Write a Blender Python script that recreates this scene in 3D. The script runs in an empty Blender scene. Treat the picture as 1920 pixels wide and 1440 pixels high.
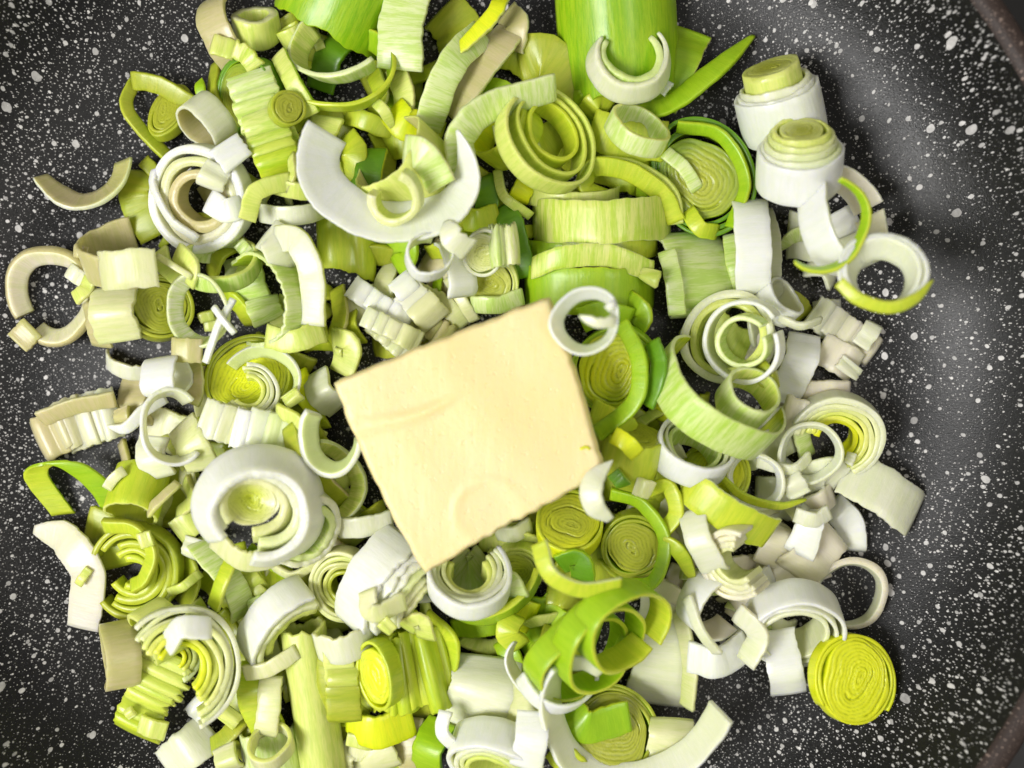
import bpy, math, random
import numpy as np

# ------------------------------------------------------------------ camera, world, lights, exposure
S = 0.00012            # metres per photograph pixel at the level of the pan floor
CAMH = 2000.0          # camera height above the pan floor, in the same pixels
CX, CY = 960.0, 720.0
scene = bpy.context.scene
COL = scene.collection

cam_data = bpy.data.cameras.new("camera")
cam = bpy.data.objects.new("camera", cam_data)
COL.objects.link(cam)
cam.location = (0, 0, CAMH * S)
cam_data.sensor_fit = 'HORIZONTAL'
cam_data.angle = 2 * math.atan(CX / CAMH)
cam_data.clip_start = 0.005
cam_data.clip_end = 20
scene.camera = cam
cam_data.dof.use_dof = True
cam_data.dof.focus_distance = (CAMH - 80) * S
cam_data.dof.aperture_fstop = 5.6

world = bpy.data.worlds.new("World")
scene.world = world
world.use_nodes = True
bg = world.node_tree.nodes["Background"]
bg.inputs[0].default_value = (1.0, 0.96, 0.88, 1)
bg.inputs[1].default_value = 0.30

def area(name, loc, target, sx, sy, power, color):
    d = bpy.data.lights.new(name, 'AREA')
    d.shape = 'RECTANGLE'; d.size = sx; d.size_y = sy
    d.energy = power; d.color = color
    o = bpy.data.objects.new(name, d)
    COL.objects.link(o)
    o.location = loc
    from mathutils import Vector
    v = Vector(target) - Vector(loc)
    o.rotation_euler = v.to_track_quat('-Z', 'Y').to_euler()
    return o

area("window_light", (-0.47, -0.17, 0.60), (0.02, 0, 0), 0.30, 0.32, 5.9, (1.0, 0.99, 0.975))
area("overhead_fill", (0.40, -0.10, 0.85), (0.04, 0, 0), 0.30, 0.30, 1.3, (1.0, 0.95, 0.88))  # added warm fill from overhead, softens the window's shadows

scene.view_settings.view_transform = 'Standard'
scene.view_settings.look = 'None'
scene.view_settings.exposure = 0.12
scene.view_settings.gamma = 1.0
scene.cycles.max_bounces = 8
scene.cycles.diffuse_bounces = 4
scene.cycles.use_adaptive_sampling = True
scene.cycles.adaptive_threshold = 0.02
scene.cycles.use_denoising = True

# ------------------------------------------------------------------ materials
def nd(nt, kind, **kw):
    n = nt.nodes.new(kind)
    for k, v in kw.items(): setattr(n, k, v)
    return n
def new_mat(name):
    m = bpy.data.materials.new(name); m.use_nodes = True
    nt = m.node_tree
    return m, nt, nt.nodes["Principled BSDF"]
def setv(node, sock, v): node.inputs[sock].default_value = v
def mathn(nt, op, a, b=None, c=None, clamp=False):
    n = nd(nt, 'ShaderNodeMath', operation=op, use_clamp=clamp)
    for i, x in enumerate((a, b, c)):
        if x is None: continue
        if hasattr(x, 'is_linked'): nt.links.new(x, n.inputs[i])
        else: n.inputs[i].default_value = x
    return n.outputs[0]
def mixc(nt, fac, a, b, blend='MIX'):
    n = nd(nt, 'ShaderNodeMix', data_type='RGBA', blend_type=blend)
    for i, x in ((0, fac), (6, a), (7, b)):
        if hasattr(x, 'is_linked'): nt.links.new(x, n.inputs[i])
        else: n.inputs[i].default_value = x
    return n.outputs[2]
def mrange(nt, x, a, b, c=0.0, d=1.0, smooth=False):
    n = nd(nt, 'ShaderNodeMapRange', clamp=True)
    if smooth: n.interpolation_type = 'SMOOTHSTEP'
    nt.links.new(x, n.inputs[0])
    for i, v in enumerate((a, b, c, d)): n.inputs[i+1].default_value = v
    return n.outputs[0]
def noise(nt, vec, scale, detail=3, rough=0.55, dim='3D'):
    n = nd(nt, 'ShaderNodeTexNoise', noise_dimensions=dim)
    nt.links.new(vec, n.inputs['Vector'])
    setv(n, 'Scale', scale); setv(n, 'Detail', detail); setv(n, 'Roughness', rough)
    return n.outputs[0]

def leek_material():
    m, nt, p = new_mat("leek_flesh")
    L = nt.links.new
    att = nd(nt, 'ShaderNodeAttribute', attribute_name="Col")
    cut = nd(nt, 'ShaderNodeAttribute', attribute_name="cut")
    uv = nd(nt, 'ShaderNodeUVMap', uv_map="uv")
    oi = nd(nt, 'ShaderNodeObjectInfo')
    tc = nd(nt, 'ShaderNodeTexCoord')
    sep = nd(nt, 'ShaderNodeSeparateXYZ'); L(uv.outputs[0], sep.inputs[0])
    comb = nd(nt, 'ShaderNodeCombineXYZ')
    L(sep.outputs[0], comb.inputs[0])
    L(mathn(nt, 'MULTIPLY', sep.outputs[1], 0.05), comb.inputs[1])
    L(mathn(nt, 'MULTIPLY', oi.outputs['Random'], 37.0), comb.inputs[2])
    s1 = noise(nt, comb.outputs[0], 9.0, 3, 0.6)       # wide veins running along the leek
    s2 = noise(nt, comb.outputs[0], 34.0, 2, 0.6)      # fine veins
    stripe = mrange(nt, mathn(nt, 'ADD', mathn(nt, 'MULTIPLY', s1, 0.6), mathn(nt, 'MULTIPLY', s2, 0.4)), 0.44, 0.57, 0, 1)
    blot = noise(nt, tc.outputs['Object'], 120.0, 4, 0.6)
    fine = noise(nt, tc.outputs['Object'], 1400.0, 3, 0.7)
    notcut = mathn(nt, 'SUBTRACT', 1.0, cut.outputs['Fac'], clamp=True)
    fac = mathn(nt, 'MULTIPLY', mathn(nt, 'MULTIPLY', stripe, att.outputs['Alpha']), notcut, clamp=True)
    veined = mixc(nt, 1.0, att.outputs['Color'], (0.70, 0.86, 0.34, 1), 'MULTIPLY')
    c = mixc(nt, fac, att.outputs['Color'], veined)
    c = mixc(nt, mrange(nt, blot, 0.35, 0.7, 0.0, 0.45), c, mixc(nt, 1.0, c, (0.86, 0.9, 0.70, 1), 'MULTIPLY'))
    # grain of the cut faces
    grain = mrange(nt, fine, 0.52, 0.72, 0, 1)
    c = mixc(nt, mathn(nt, 'MULTIPLY', grain, mathn(nt, 'MULTIPLY', cut.outputs['Fac'], 0.55)), c,
             mixc(nt, 1.0, c, (0.72, 0.78, 0.45, 1), 'MULTIPLY'))
    L(c, p.inputs['Base Color'])
    setv(p, 'Subsurface Weight', 0.55); setv(p, 'Subsurface Radius', (1.0, 0.95, 0.4)); setv(p, 'Subsurface Scale', 0.0026)
    L(mrange(nt, blot, 0.3, 0.7, 0.30, 0.5), p.inputs['Roughness'])
    setv(p, 'Specular IOR Level', 0.45)
    setv(p, 'Coat Weight', 0.22); setv(p, 'Coat Roughness', 0.18)
    h = mathn(nt, 'ADD', mathn(nt, 'MULTIPLY', mathn(nt, 'MULTIPLY', s1, notcut), 0.5),
              mathn(nt, 'ADD', mathn(nt, 'MULTIPLY', fine, 0.18), mathn(nt, 'MULTIPLY', mathn(nt, 'MULTIPLY', s2, notcut), 0.25)))
    h = mathn(nt, 'ADD', h, mathn(nt, 'MULTIPLY', blot, 0.8))
    b = nd(nt, 'ShaderNodeBump'); setv(b, 'Strength', 0.4); setv(b, 'Distance', 0.0004)
    L(h, b.inputs['Height']); L(b.outputs[0], p.inputs['Normal'])
    return m
LEEK = leek_material()

def pan_material(name, base, speckcol, rough, dens=1.0):
    m, nt, p = new_mat(name)
    L = nt.links.new
    tc = nd(nt, 'ShaderNodeTexCoord')
    warp = nd(nt, 'ShaderNodeTexNoise'); setv(warp, 'Scale', 420.0); setv(warp, 'Detail', 2.0)
    L(tc.outputs['Object'], warp.inputs['Vector'])
    vm = nd(nt, 'ShaderNodeVectorMath', operation='MULTIPLY_ADD')
    L(warp.outputs['Color'], vm.inputs[0]); vm.inputs[1].default_value = (0.0008,)*3
    L(tc.outputs['Object'], vm.inputs[2])
    total = None; ringdark = None
    big = noise(nt, tc.outputs['Object'], 45.0, 2, 0.5)
    #          cell mm, max radius mm, exponent
    for i, (cell, rmax, ex) in enumerate(((6.0, 0.86, 2.4), (2.8, 0.52, 1.6), (1.35, 0.28, 0.9), (0.75, 0.17, 0.75))):
        mp = nd(nt, 'ShaderNodeMapping'); L(vm.outputs[0], mp.inputs['Vector'])
        mp.inputs['Location'].default_value = (0.013*i, 0.029*i, 0.0017*i)
        mp.inputs['Rotation'].default_value = (0, 0, 0.7*i)
        mp.inputs['Scale'].default_value = (1.0, 0.82 + 0.1*i, 0.12)
        v = nd(nt, 'ShaderNodeTexVoronoi', voronoi_dimensions='2D'); L(mp.outputs[0], v.inputs['Vector'])
        setv(v, 'Scale', 1000.0/cell)
        sc = nd(nt, 'ShaderNodeSeparateColor'); L(v.outputs['Color'], sc.inputs[0])
        rad = mathn(nt, 'MULTIPLY', mathn(nt, 'POWER', sc.outputs[0], ex), rmax/cell*dens)
        if i >= 2:
            rad = mathn(nt, 'MULTIPLY', rad, mrange(nt, big, 0.35, 0.62, 0.72, 1.2))
        d = mathn(nt, 'SUBTRACT', rad, v.outputs['Distance'])
        soft = 0.09/cell
        k = mrange(nt, d, 0.0, soft, 0, 1)
        k = mathn(nt, 'MULTIPLY', k, mrange(nt, sc.outputs[1], 0.0, 1.0, 0.55, 1.0))
        total = k if total is None else mathn(nt, 'MAXIMUM', total, k)
    gr = noise(nt, tc.outputs['Object'], 3000.0, 2, 0.7)
    basec = mixc(nt, mrange(nt, gr, 0.4, 0.75), base, tuple(x*2.2 for x in base[:3]) + (1,))
    sp = mixc(nt, mrange(nt, noise(nt, tc.outputs['Object'], 700.0, 2), 0.35, 0.7), speckcol, tuple(x*0.7 for x in speckcol[:3]) + (1,))
    L(mixc(nt, total, basec, sp), p.inputs['Base Color'])
    smear = mrange(nt, noise(nt, tc.outputs['Object'], 28.0, 5, 0.65), 0.35, 0.65, -0.05, 0.06)
    L(mathn(nt, 'ADD', mrange(nt, total, 0, 1, rough, rough+0.1), smear), p.inputs['Roughness'])
    setv(p, 'Specular IOR Level', 0.36)
    b = nd(nt, 'ShaderNodeBump'); setv(b, 'Strength', 0.35); setv(b, 'Distance', 0.0003)
    L(mathn(nt, 'ADD', mathn(nt, 'MULTIPLY', total, 0.5), mathn(nt, 'MULTIPLY', gr, 0.8)), b.inputs['Height'])
    L(b.outputs[0], p.inputs['Normal'])
    return m
PAN = pan_material("speckled_nonstick_coating", (0.004, 0.004, 0.0043, 1), (0.74, 0.72, 0.70, 1), 0.30)
RIM = pan_material("speckled_rim_coating", (0.022, 0.013, 0.010, 1), (0.30, 0.22, 0.18, 1), 0.5, 0.9)

def butter_material():
    m, nt, p = new_mat("butter")
    L = nt.links.new
    tc = nd(nt, 'ShaderNodeTexCoord')
    n1 = noise(nt, tc.outputs['Object'], 30.0, 3, 0.5)
    c = mixc(nt, mrange(nt, n1, 0.3, 0.7), (0.86, 0.71, 0.33, 1), (0.86, 0.73, 0.40, 1))
    L(c, p.inputs['Base Color'])
    setv(p, 'Subsurface Weight', 0.5); setv(p, 'Subsurface Radius', (1.0, 0.75, 0.35)); setv(p, 'Subsurface Scale', 0.003)
    setv(p, 'Roughness', 0.42)
    mp = nd(nt, 'ShaderNodeMapping'); L(tc.outputs['Object'], mp.inputs['Vector'])
    mp.inputs['Rotation'].default_value = (0, 0, 0.35); mp.inputs['Scale'].default_value = (1, 0.12, 1)
    h = mathn(nt, 'ADD', mathn(nt, 'MULTIPLY', noise(nt, mp.outputs[0], 500.0, 3), 0.35),
              mathn(nt, 'MULTIPLY', noise(nt, tc.outputs['Object'], 90.0, 4), 0.9))
    pits = mrange(nt, noise(nt, tc.outputs['Object'], 900.0, 2, 0.5), 0.62, 0.72)
    h = mathn(nt, 'SUBTRACT', h, mathn(nt, 'MULTIPLY', pits, 0.25))
    b = nd(nt, 'ShaderNodeBump'); setv(b, 'Strength', 0.4); setv(b, 'Distance', 0.0008)
    L(h, b.inputs['Height']); L(b.outputs[0], p.inputs['Normal'])
    return m
BUTTER = butter_material()

# ------------------------------------------------------------------ geometry helpers (all in photograph pixels, z up)
def lin(c): return np.array([x/12.92 if x <= 0.04045 else ((x+0.055)/1.055)**2.4 for x in c])
PAL = {k: lin(v) for k, v in {
    'W': (0.945, 0.945, 0.91),   # white
    'N': (0.90, 0.90, 0.80),   # white touched with cream
    'C': (0.89, 0.88, 0.70),   # cream
    'P': (0.92, 0.88, 0.80),   # pinkish cream
    'B': (0.80, 0.75, 0.58),   # dull beige, with the weaker light at the left put into it
    'Y': (0.87, 0.89, 0.52),   # pale yellow green
    'V': (0.87, 0.91, 0.68),   # very pale green
    'L': (0.80, 0.84, 0.24),   # lime yellow
    'G': (0.65, 0.78, 0.13),   # fresh green
    'D': (0.42, 0.60, 0.10),   # deep green
    'O': (0.70, 0.72, 0.22),   # olive yellow
    'T': (0.92, 0.94, 0.12),   # bright acid yellow
}.items()}
VEIN = {'W': .10, 'N': .18, 'C': .3, 'P': .12, 'B': .3, 'Y': .5, 'V': .8, 'L': .5, 'G': .45, 'D': .4, 'O': .45, 'T': .4}
rng = np.random.default_rng(11)

def colof(c):
    """'W' or 'WY' (start to end) or 'W/Y' handled by the caller"""
    return PAL[c]

class Geo:
    """one part: vertices, faces, point colours, cut flags, corner uvs"""
    def __init__(s, v, quads, ngons, col, cut, uv):
        s.v, s.quads, s.ngons, s.col, s.cut, s.uv = v, quads, ngons, col, cut, uv

def sweep(C, W, N, t, closed, co, ci, cc, vein, bulge=0.0, fr=0.0, fr2=0.0, rows=6, wob=0.0, t_end=1.0):
    """a band: stations C, half-width vectors W, unit outward normals N"""
    n = len(C)
    hw = np.linalg.norm(W, axis=1)
    seg = np.linalg.norm(np.roll(C, -1, 0) - C, axis=1)
    arc = np.concatenate([[0], np.cumsum(seg)])[:n+1]
    phase = rng.uniform(0, 6.28, 6)
    u = np.arange(n) / (n if closed else n-1)
    def per(a, b, c):
        if closed: a, b, c = round(a), round(b), round(c)
        return np.sin(a*6.283*u+phase[0])*.5 + np.sin(b*6.283*u+phase[1])*.3 + np.sin(c*6.283*u+phase[2])*.2
    fr = max(fr, .045)
    plus = 1 + 0.06*per(2, 5, 9) + fr*0.5*rng.random(n)**1.5*np.where(rng.random(n) > .4, 1, -1)
    minus = 1 + 0.06*per(3, 4, 11) + fr2*0.5*rng.random(n)**1.5*np.where(rng.random(n) > .4, 1, -1)
    dr_ = rng.uniform([.4, 0, -1], [1.2, 6.28, 1]); drift_a = rng.uniform(0.1, 1.0)*(0.4 if vein <= .18 else 1)
    tt = t*(1 + 0.2*per(1, 3, 7))
    if not closed and t_end < 1:
        e = np.clip(np.minimum(u, 1-u)/0.25, 0, 1)
        tt = tt*(t_end + (1-t_end)*np.sqrt(e))
    be = np.clip(0.16*t/np.maximum(hw, 1), 0.02, 0.4)
    prof = []
    fs = np.linspace(-1, 1, rows)
    for f in fs: prof.append((f, 1.0, 0, 'o'))
    prof.append((1, 0.78, 1, 'c')); prof.append((1, -0.78, 1, 'c'))
    for f in fs[::-1]: prof.append((f, -1.0, 0, 'i'))
    prof.append((-1, -0.78, 1, 'c')); prof.append((-1, 0.78, 1, 'c'))
    m = len(prof)
    V = np.zeros((n, m, 3)); K = np.zeros((n, m, 4)); X = np.zeros((n, m))
    co = np.atleast_2d(co); ci = np.atleast_2d(ci); cc = np.atleast_2d(cc)
    for k, (s, h, cu, kind) in enumerate(prof):
        sv = s*np.where(cu == 1, 1.0, 1-be)
        sv = sv*np.where(s > 0, plus, minus)
        V[:, k] = C + W*sv[:, None] + N*((h*tt/2 + bulge*(1-s*s)*hw + wob*np.sin(2.2*s+6.283*2*u+phase[4])*t))[:, None]
        K[:, k, :3] = {'o': co, 'i': ci, 'c': cc}[kind]
        g = np.clip(0.5 + 0.5*np.sin(dr_[0]*u*6.283*(1 if not closed else 0) + dr_[1] + 1.1*s*dr_[2]) , 0, 1)*drift_a
        if closed: g = np.clip(0.5 + 0.5*np.sin(6.283*u + dr_[1] + 1.1*s*dr_[2]), 0, 1)*drift_a
        K[:, k, :3] *= 1 - g[:, None]*np.array([0.13, 0.04, 0.36])
        K[:, k, 3] = vein
        X[:, k] = cu
    vi = np.arange(n*m).reshape(n, m)
    jn = n if closed else n-1
    J = np.arange(jn); J2 = (J+1) % n
    k = np.arange(m); k2 = (k+1) % m
    q = np.stack([vi[J][:, k], vi[J2][:, k], vi[J2][:, k2], vi[J][:, k2]], -1).reshape(-1, 4)
    ua = arc[J]/100; ub = arc[J+1]/100
    sv = np.array([p[0] for p in prof]); hwm = hw.mean()/50
    va, vb = sv*hwm, sv[k2]*hwm
    uv = np.zeros((jn, m, 4, 2))
    uv[..., 0, 0] = ua[:, None]; uv[..., 1, 0] = ub[:, None]; uv[..., 2, 0] = ub[:, None]; uv[..., 3, 0] = ua[:, None]
    uv[..., 0, 1] = va[None]; uv[..., 1, 1] = va[None]; uv[..., 2, 1] = vb[None]; uv[..., 3, 1] = vb[None]
    ng = [] if closed else [list(vi[0]), list(vi[-1][::-1])]
    return Geo(V.reshape(-1, 3), q, ng, K.reshape(-1, 4), X.reshape(-1), uv.reshape(-1, 2))

def cols(c):
    """'W' outer=inner, 'WY' outer W, inner Y, 'WYV' outer, inner, cut face"""
    o = PAL[c[0]]; i = PAL[c[1]] if len(c) > 1 else o
    k = PAL[c[2]] if len(c) > 2 else np.minimum((o+i)/2*1.04, 0.86)
    return o, i, k, VEIN[c[0]]

def arc_band(r, w, t, a0, a1, c, e=1.0, sp=0.0, fl=0.0, tp=(0, 0), fr=0, fr2=0, z0=0.0, off=(0, 0), bulge=0.02, vein=None, sq=0.045, tj=1.0, warp=0.05):
    """band round the local z axis; fl>0 opens upwards like a bowl; sp = change of radius over one turn"""
    closed = (a1-a0) >= 359.9 and sp == 0
    L = abs(math.radians(a1-a0))*r
    n = int(np.clip(L/6, 14, 120))
    a = np.radians(np.linspace(a0, a1, n, endpoint=not closed))
    ph = rng.uniform(0, 6.28, 3)
    rr = r*(1 + sq*np.sin(2*a+ph[0]) + sq*.6*np.sin(3*a+ph[1]) + sq*.3*np.sin(5*a+ph[2])) + sp*(a-a[0])/6.283
    C = np.stack([rr*np.cos(a)+off[0], rr*e*np.sin(a)+off[1], np.full(n, float(z0))], 1)
    C[:, 2] += warp*r*(np.sin(2*a+ph[2])*.6 + np.sin(3*a+ph[0])*.4)
    T = np.gradient(C, axis=0) if not closed else (np.roll(C, -1, 0)-np.roll(C, 1, 0))
    T /= np.linalg.norm(T, axis=1)[:, None]
    out = np.stack([T[:, 1], -T[:, 0], np.zeros(n)], 1)
    if a1 < a0: out = -out
    ch = math.sqrt(max(0, 1-fl*fl))
    up = np.array([0, 0, 1.0])
    Wd = out*fl + up*ch
    N = out*ch - up*fl
    u = np.linspace(0, 1, n)
    ws = np.ones(n)
    if tp[0]: ws *= 1 - tp[0]*np.clip(1-u/0.4, 0, 1)**1.6
    if tp[1]: ws *= 1 - tp[1]*np.clip(1-(1-u)/0.4, 0, 1)**1.6
    o, i, k, vn = cols(c)
    return sweep(C, Wd*(w/2)*ws[:, None], N, t, closed, o, i, k, vn if vein is None else vein,
                 bulge=bulge, fr=fr, fr2=fr2, t_end=(0.6 if tp != (0, 0) else 1.0)*tj)

def disc(r, h, c_in, c_out, e=1.0, pitch=5.0, dome=0.0, notch=None, slope=0.0, off=(0, 0)):
    """solid layered core of a leek slice: concentric ridges are real relief"""
    nr = int(max(14, r/1.7)); ns = int(np.clip(r*1.1, 40, 96))
    a = np.linspace(0, 2*math.pi, ns, endpoint=False)
    ph = rng.uniform(0, 6.28, 4)
    rho = np.linspace(0.02, 1, nr)
    R, A = np.meshgrid(rho, a, indexing='ij')
    wob = 1 + 0.05*np.sin(2*A+ph[0])*R + 0.03*np.sin(3*A+ph[1]) + 0.015*np.sin(7*A+ph[2])*R
    rad = R*r*wob
    phase = R*r/pitch*(1 + (0.45*np.cos(2*(A-ph[3])) + 0.12*np.cos(3*A+ph[1]))*(1-R)) + 0.35*np.sin(A+ph[3]) + 0.25*np.sin(4*A+ph[1])*R
    phase = np.maximum(phase, 0) 
    saw = phase - np.floor(phase)
    ridge = np.sin(np.pi*saw)
    z = h/2 + (ridge-0.8)*pitch*0.12*(0.6+0.4*np.sin(A*2+phase)) + dome*(1-R*R)*r + slope*(R*r) + rng.normal(0, 0.25, R.shape)
    lid = np.floor(phase)
    deep = (np.sin(lid*5.1+ph[2]) > .72) & (np.sin(A+lid*2.3) > 0.1) & (saw < .3) & (R > .2) & (R < .95)
    z -= deep*pitch*0.7
    z += (np.modf(np.abs(np.sin(lid*12.9898))*43758.5)[0]-0.5)*pitch*0.16*(R < .96)
    X = rad*np.cos(A)+off[0]*(1-R); Y = rad*e*np.sin(A)+off[1]*(1-R)
    top = np.stack([X, Y, z], -1)
    rings = [top]
    q_ = np.clip(R*(1+.18*np.sin(A+ph[0])+.1*np.sin(3*A+ph[1])), 0, 1)[..., None]**2
    kk = c_in[None, None, :]*(1-q_) + c_out[None, None, :]*q_
    kk = kk*(0.86 + 0.16*ridge[..., None])
    groove = (saw < 0.12) | deep
    kk = np.where(groove[..., None], kk*np.array([0.8, 0.84, 0.6]), kk)
    cl = [np.concatenate([kk, np.full(R.shape+(1,), 0.0)], -1)]
    cu = [np.ones(R.shape)*0.8]
    for f, g in ((1.015, 0.40), (1.02, 0.1), (1.02, -0.2), (1.01, -0.45), (0.9, -0.5), (0.02, -0.5)):
        w = wob[-1]
        x = f*r*w*np.cos(a); y = f*r*w*e*np.sin(a)
        rings.append(np.stack([x, y, np.full(ns, h*g)], -1)[None])
        cl.append(np.concatenate([np.broadcast_to(c_out, (1, ns, 3)), np.full((1, ns, 1), .5)], -1))
        cu.append(np.zeros((1, ns)))
    V = np.concatenate(rings, 0); K = np.concatenate(cl, 0); X = np.concatenate(cu, 0)
    n = V.shape[0]
    vi = np.arange(n*ns).reshape(n, ns)
    j = np.arange(n-1); k = np.arange(ns); k2 = (k+1) % ns
    q = np.stack([vi[j][:, k], vi[j+1][:, k], vi[j+1][:, k2], vi[j][:, k2]], -1).reshape(-1, 4)
    uv = np.zeros((n-1, ns, 4, 2))
    ang = np.arange(ns)*2*math.pi*r/ns/100
    d = 2*math.pi*r/ns/100
    jj = np.concatenate([np.linspace(0, r/50, nr), r/50 + np.linspace(0.1, h/50, 6)])
    uv[..., 0, 0] = ang; uv[..., 1, 0] = ang; uv[..., 2, 0] = ang+d; uv[..., 3, 0] = ang+d
    uv[..., 0, 1] = jj[:-1, None]; uv[..., 1, 1] = jj[1:, None]; uv[..., 2, 1] = jj[1:, None]; uv[..., 3, 1] = jj[:-1, None]
    return Geo(V.reshape(-1, 3), q, [list(vi[0]), list(vi[-1][::-1])], K.reshape(-1, 4), X.reshape(-1), uv.reshape(-1, 2))

def rotm(tilt, az, spin=0):
    t, a, s = math.radians(tilt), math.radians(az), math.radians(spin)
    Ry = np.array([[math.cos(t), 0, math.sin(t)], [0, 1, 0], [-math.sin(t), 0, math.cos(t)]])
    Rz = lambda q: np.array([[math.cos(q), -math.sin(q), 0], [math.sin(q), math.cos(q), 0], [0, 0, 1]])
    return Rz(a) @ Ry @ Rz(s)

# ------------------------------------------------------------------ height of what already lies in the pan
PCX, PCY = 860.0, 726.0          # centre of the pan, photograph pixels
R_FLOOR, R_RIM, Z_RIM = 650.0, 1062.0, 250.0
def pan_z(d):
    f = np.clip((d-R_FLOOR)/(R_RIM-R_FLOOR), 0, 1)
    return Z_RIM*(0.35*f**1.8 + 0.65*f**4)
CELL = 5.0
GX0, GY0, GN, GM = -500.0, -500.0, 584, 490
gx = GX0 + (np.arange(GN)+.5)*CELL; gy = GY0 + (np.arange(GM)+.5)*CELL
HF = pan_z(np.hypot(gx[:, None]-PCX, gy[None]-PCY))

def samples(geos, scale):
    out = []
    for g in geos:
        q = g.v[g.quads]*scale
        e = max(np.linalg.norm(q[:, 0]-q[:, 1], axis=1).max(), np.linalg.norm(q[:, 1]-q[:, 2], axis=1).max())
        k = int(np.clip(math.ceil(e/4.0), 1, 10))
        a = (np.arange(k)+.5)/k
        A, Bq = np.meshgrid(a, a); A = A.ravel(); Bq = Bq.ravel()
        w = np.stack([(1-A)*(1-Bq), A*(1-Bq), A*Bq, (1-A)*Bq], 1)
        out.append(np.einsum('kc,qcd->qkd', w, q).reshape(-1, 3))
    return np.concatenate(out)

def settle(geos, x, y, p=82, z=None, dz=0.0):
    """let the piece sink onto what is already there; returns world px position and scale"""
    global HF
    zc = 60.0 if z is None else z
    pts0 = samples(geos, 1.0)
    px, py = x, y
    for it in range(4):
        k = (CAMH-zc)/CAMH
        pts = pts0*k
        X = px + pts[:, 0]; Y = py - pts[:, 1]
        # put the centre of the projected outline where it is seen
        Z = pts[:, 2] + zc
        f = CAMH/(CAMH-Z)
        ax = CX + (X-CX)*f; ay = CY + (Y-CY)*f
        px += (x - (ax.min()+ax.max())/2)/f.mean(); py += (y - (ay.min()+ay.max())/2)/f.mean()
        X = px + pts[:, 0]; Y = py - pts[:, 1]
        i = np.clip(((X-GX0)/CELL).astype(int), 0, GN-1); j = np.clip(((Y-GY0)/CELL).astype(int), 0, GM-1)
        cell = i*GM+j
        order = np.lexsort((pts[:, 2], cell))
        cs = cell[order]; zs = pts[order, 2]
        first = np.concatenate([[True], cs[1:] != cs[:-1]])
        last = np.concatenate([first[1:], [True]])
        ids = cs[first]; low = zs[first]; high = zs[last]
        if z is None:
            zc = float(np.percentile(HF.ravel()[ids] - low, p)) + dz
            zc = max(zc, float((pan_z(np.hypot(gx[ids//GM]-PCX, gy[ids % GM]-PCY)) - low).max()) + 0.5)
    flat = HF.ravel()
    flat[ids] = np.maximum(flat[ids], high+zc)
    return px, py, zc, (CAMH-zc)/CAMH

def mesh_of(name, g, scale, mat):
    nq = len(g.quads)
    q = g.v[g.quads] - g.v.mean(0)
    vol = (np.einsum('ij,ij->i', q[:, 0], np.cross(q[:, 1], q[:, 2])) + np.einsum('ij,ij->i', q[:, 0], np.cross(q[:, 2], q[:, 3]))).sum()
    if vol < 0:                                    # faces must look outwards
        g.quads = g.quads[:, ::-1]; g.ngons = [x[::-1] for x in g.ngons]
        g.uv = g.uv.reshape(-1, 4, 2)[:, ::-1].reshape(-1, 2)
    me = bpy.data.meshes.new(name)
    v = (g.v*scale*S)
    ng = g.ngons
    loops = np.concatenate([g.quads.ravel()] + [np.array(x) for x in ng]).astype(np.int32)
    starts = np.concatenate([np.arange(nq)*4, nq*4 + np.cumsum([0]+[len(x) for x in ng])[:-1]]).astype(np.int32) if ng else (np.arange(nq)*4).astype(np.int32)
    me.vertices.add(len(v)); me.vertices.foreach_set("co", v.astype(np.float32).ravel())
    me.loops.add(len(loops)); me.loops.foreach_set("vertex_index", loops)
    me.polygons.add(len(starts)); me.polygons.foreach_set("loop_start", starts)
    me.update(calc_edges=True)
    me.polygons.foreach_set("use_smooth", np.concatenate([np.ones(nq, bool), np.zeros(len(ng), bool)]))
    a = me.color_attributes.new("Col", 'FLOAT_COLOR', 'POINT'); a.data.foreach_set("color", g.col.astype(np.float32).ravel())
    a = me.attributes.new("cut", 'FLOAT', 'POINT'); a.data.foreach_set("value", g.cut.astype(np.float32))
    u = me.uv_layers.new(name="uv")
    uv = np.zeros((len(loops), 2), np.float32); uv[:nq*4] = g.uv
    u.data.foreach_set("uv", uv.ravel())
    me.materials.append(mat)
    me.validate()
    return me

def put(geos, names, x, y, name, label, cat, group=None, p=82, z=None, dz=0, mat=None, part_labels=None):
    mat = mat or LEEK
    px, py, zc, k = settle(geos, x, y, p, z, dz)
    loc = ((px-CX)*S, (CY-py)*S, zc*S)
    if len(geos) == 1:
        root = bpy.data.objects.new(name, mesh_of(name, geos[0], k, mat))
        COL.objects.link(root)
    else:
        root = bpy.data.objects.new(name, None); COL.objects.link(root)
        root.empty_display_size = 0.01
        for g, nm in zip(geos, names):
            o = bpy.data.objects.new(nm, mesh_of(nm, g, k, mat)); COL.objects.link(o); o.parent = root
    root.location = loc
    root['label'] = label; root['category'] = cat
    if group: root['group'] = group
    return root

def xform(geos, M):
    for g in geos: g.v = g.v @ M.T
    return geos

# ------------------------------------------------------------------ the kinds of leek piece
def ring(x, y, r, w, tilt, az, a0, a1, c, label, t=9, p=82, z=None, dz=0, kind=None, **kw):
    if t <= 11: t = t*0.8
    g = xform([arc_band(r, w, t, a0, a1, c, **kw)], rotm(tilt, az))
    full = a1-a0 > 300
    name = kind or ('leek_ring' if full else 'leek_strip')
    return put(g, None, x, y, name, label, name.replace('_', ' '), 'cut leek pieces in the pan', p, z, dz)

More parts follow.
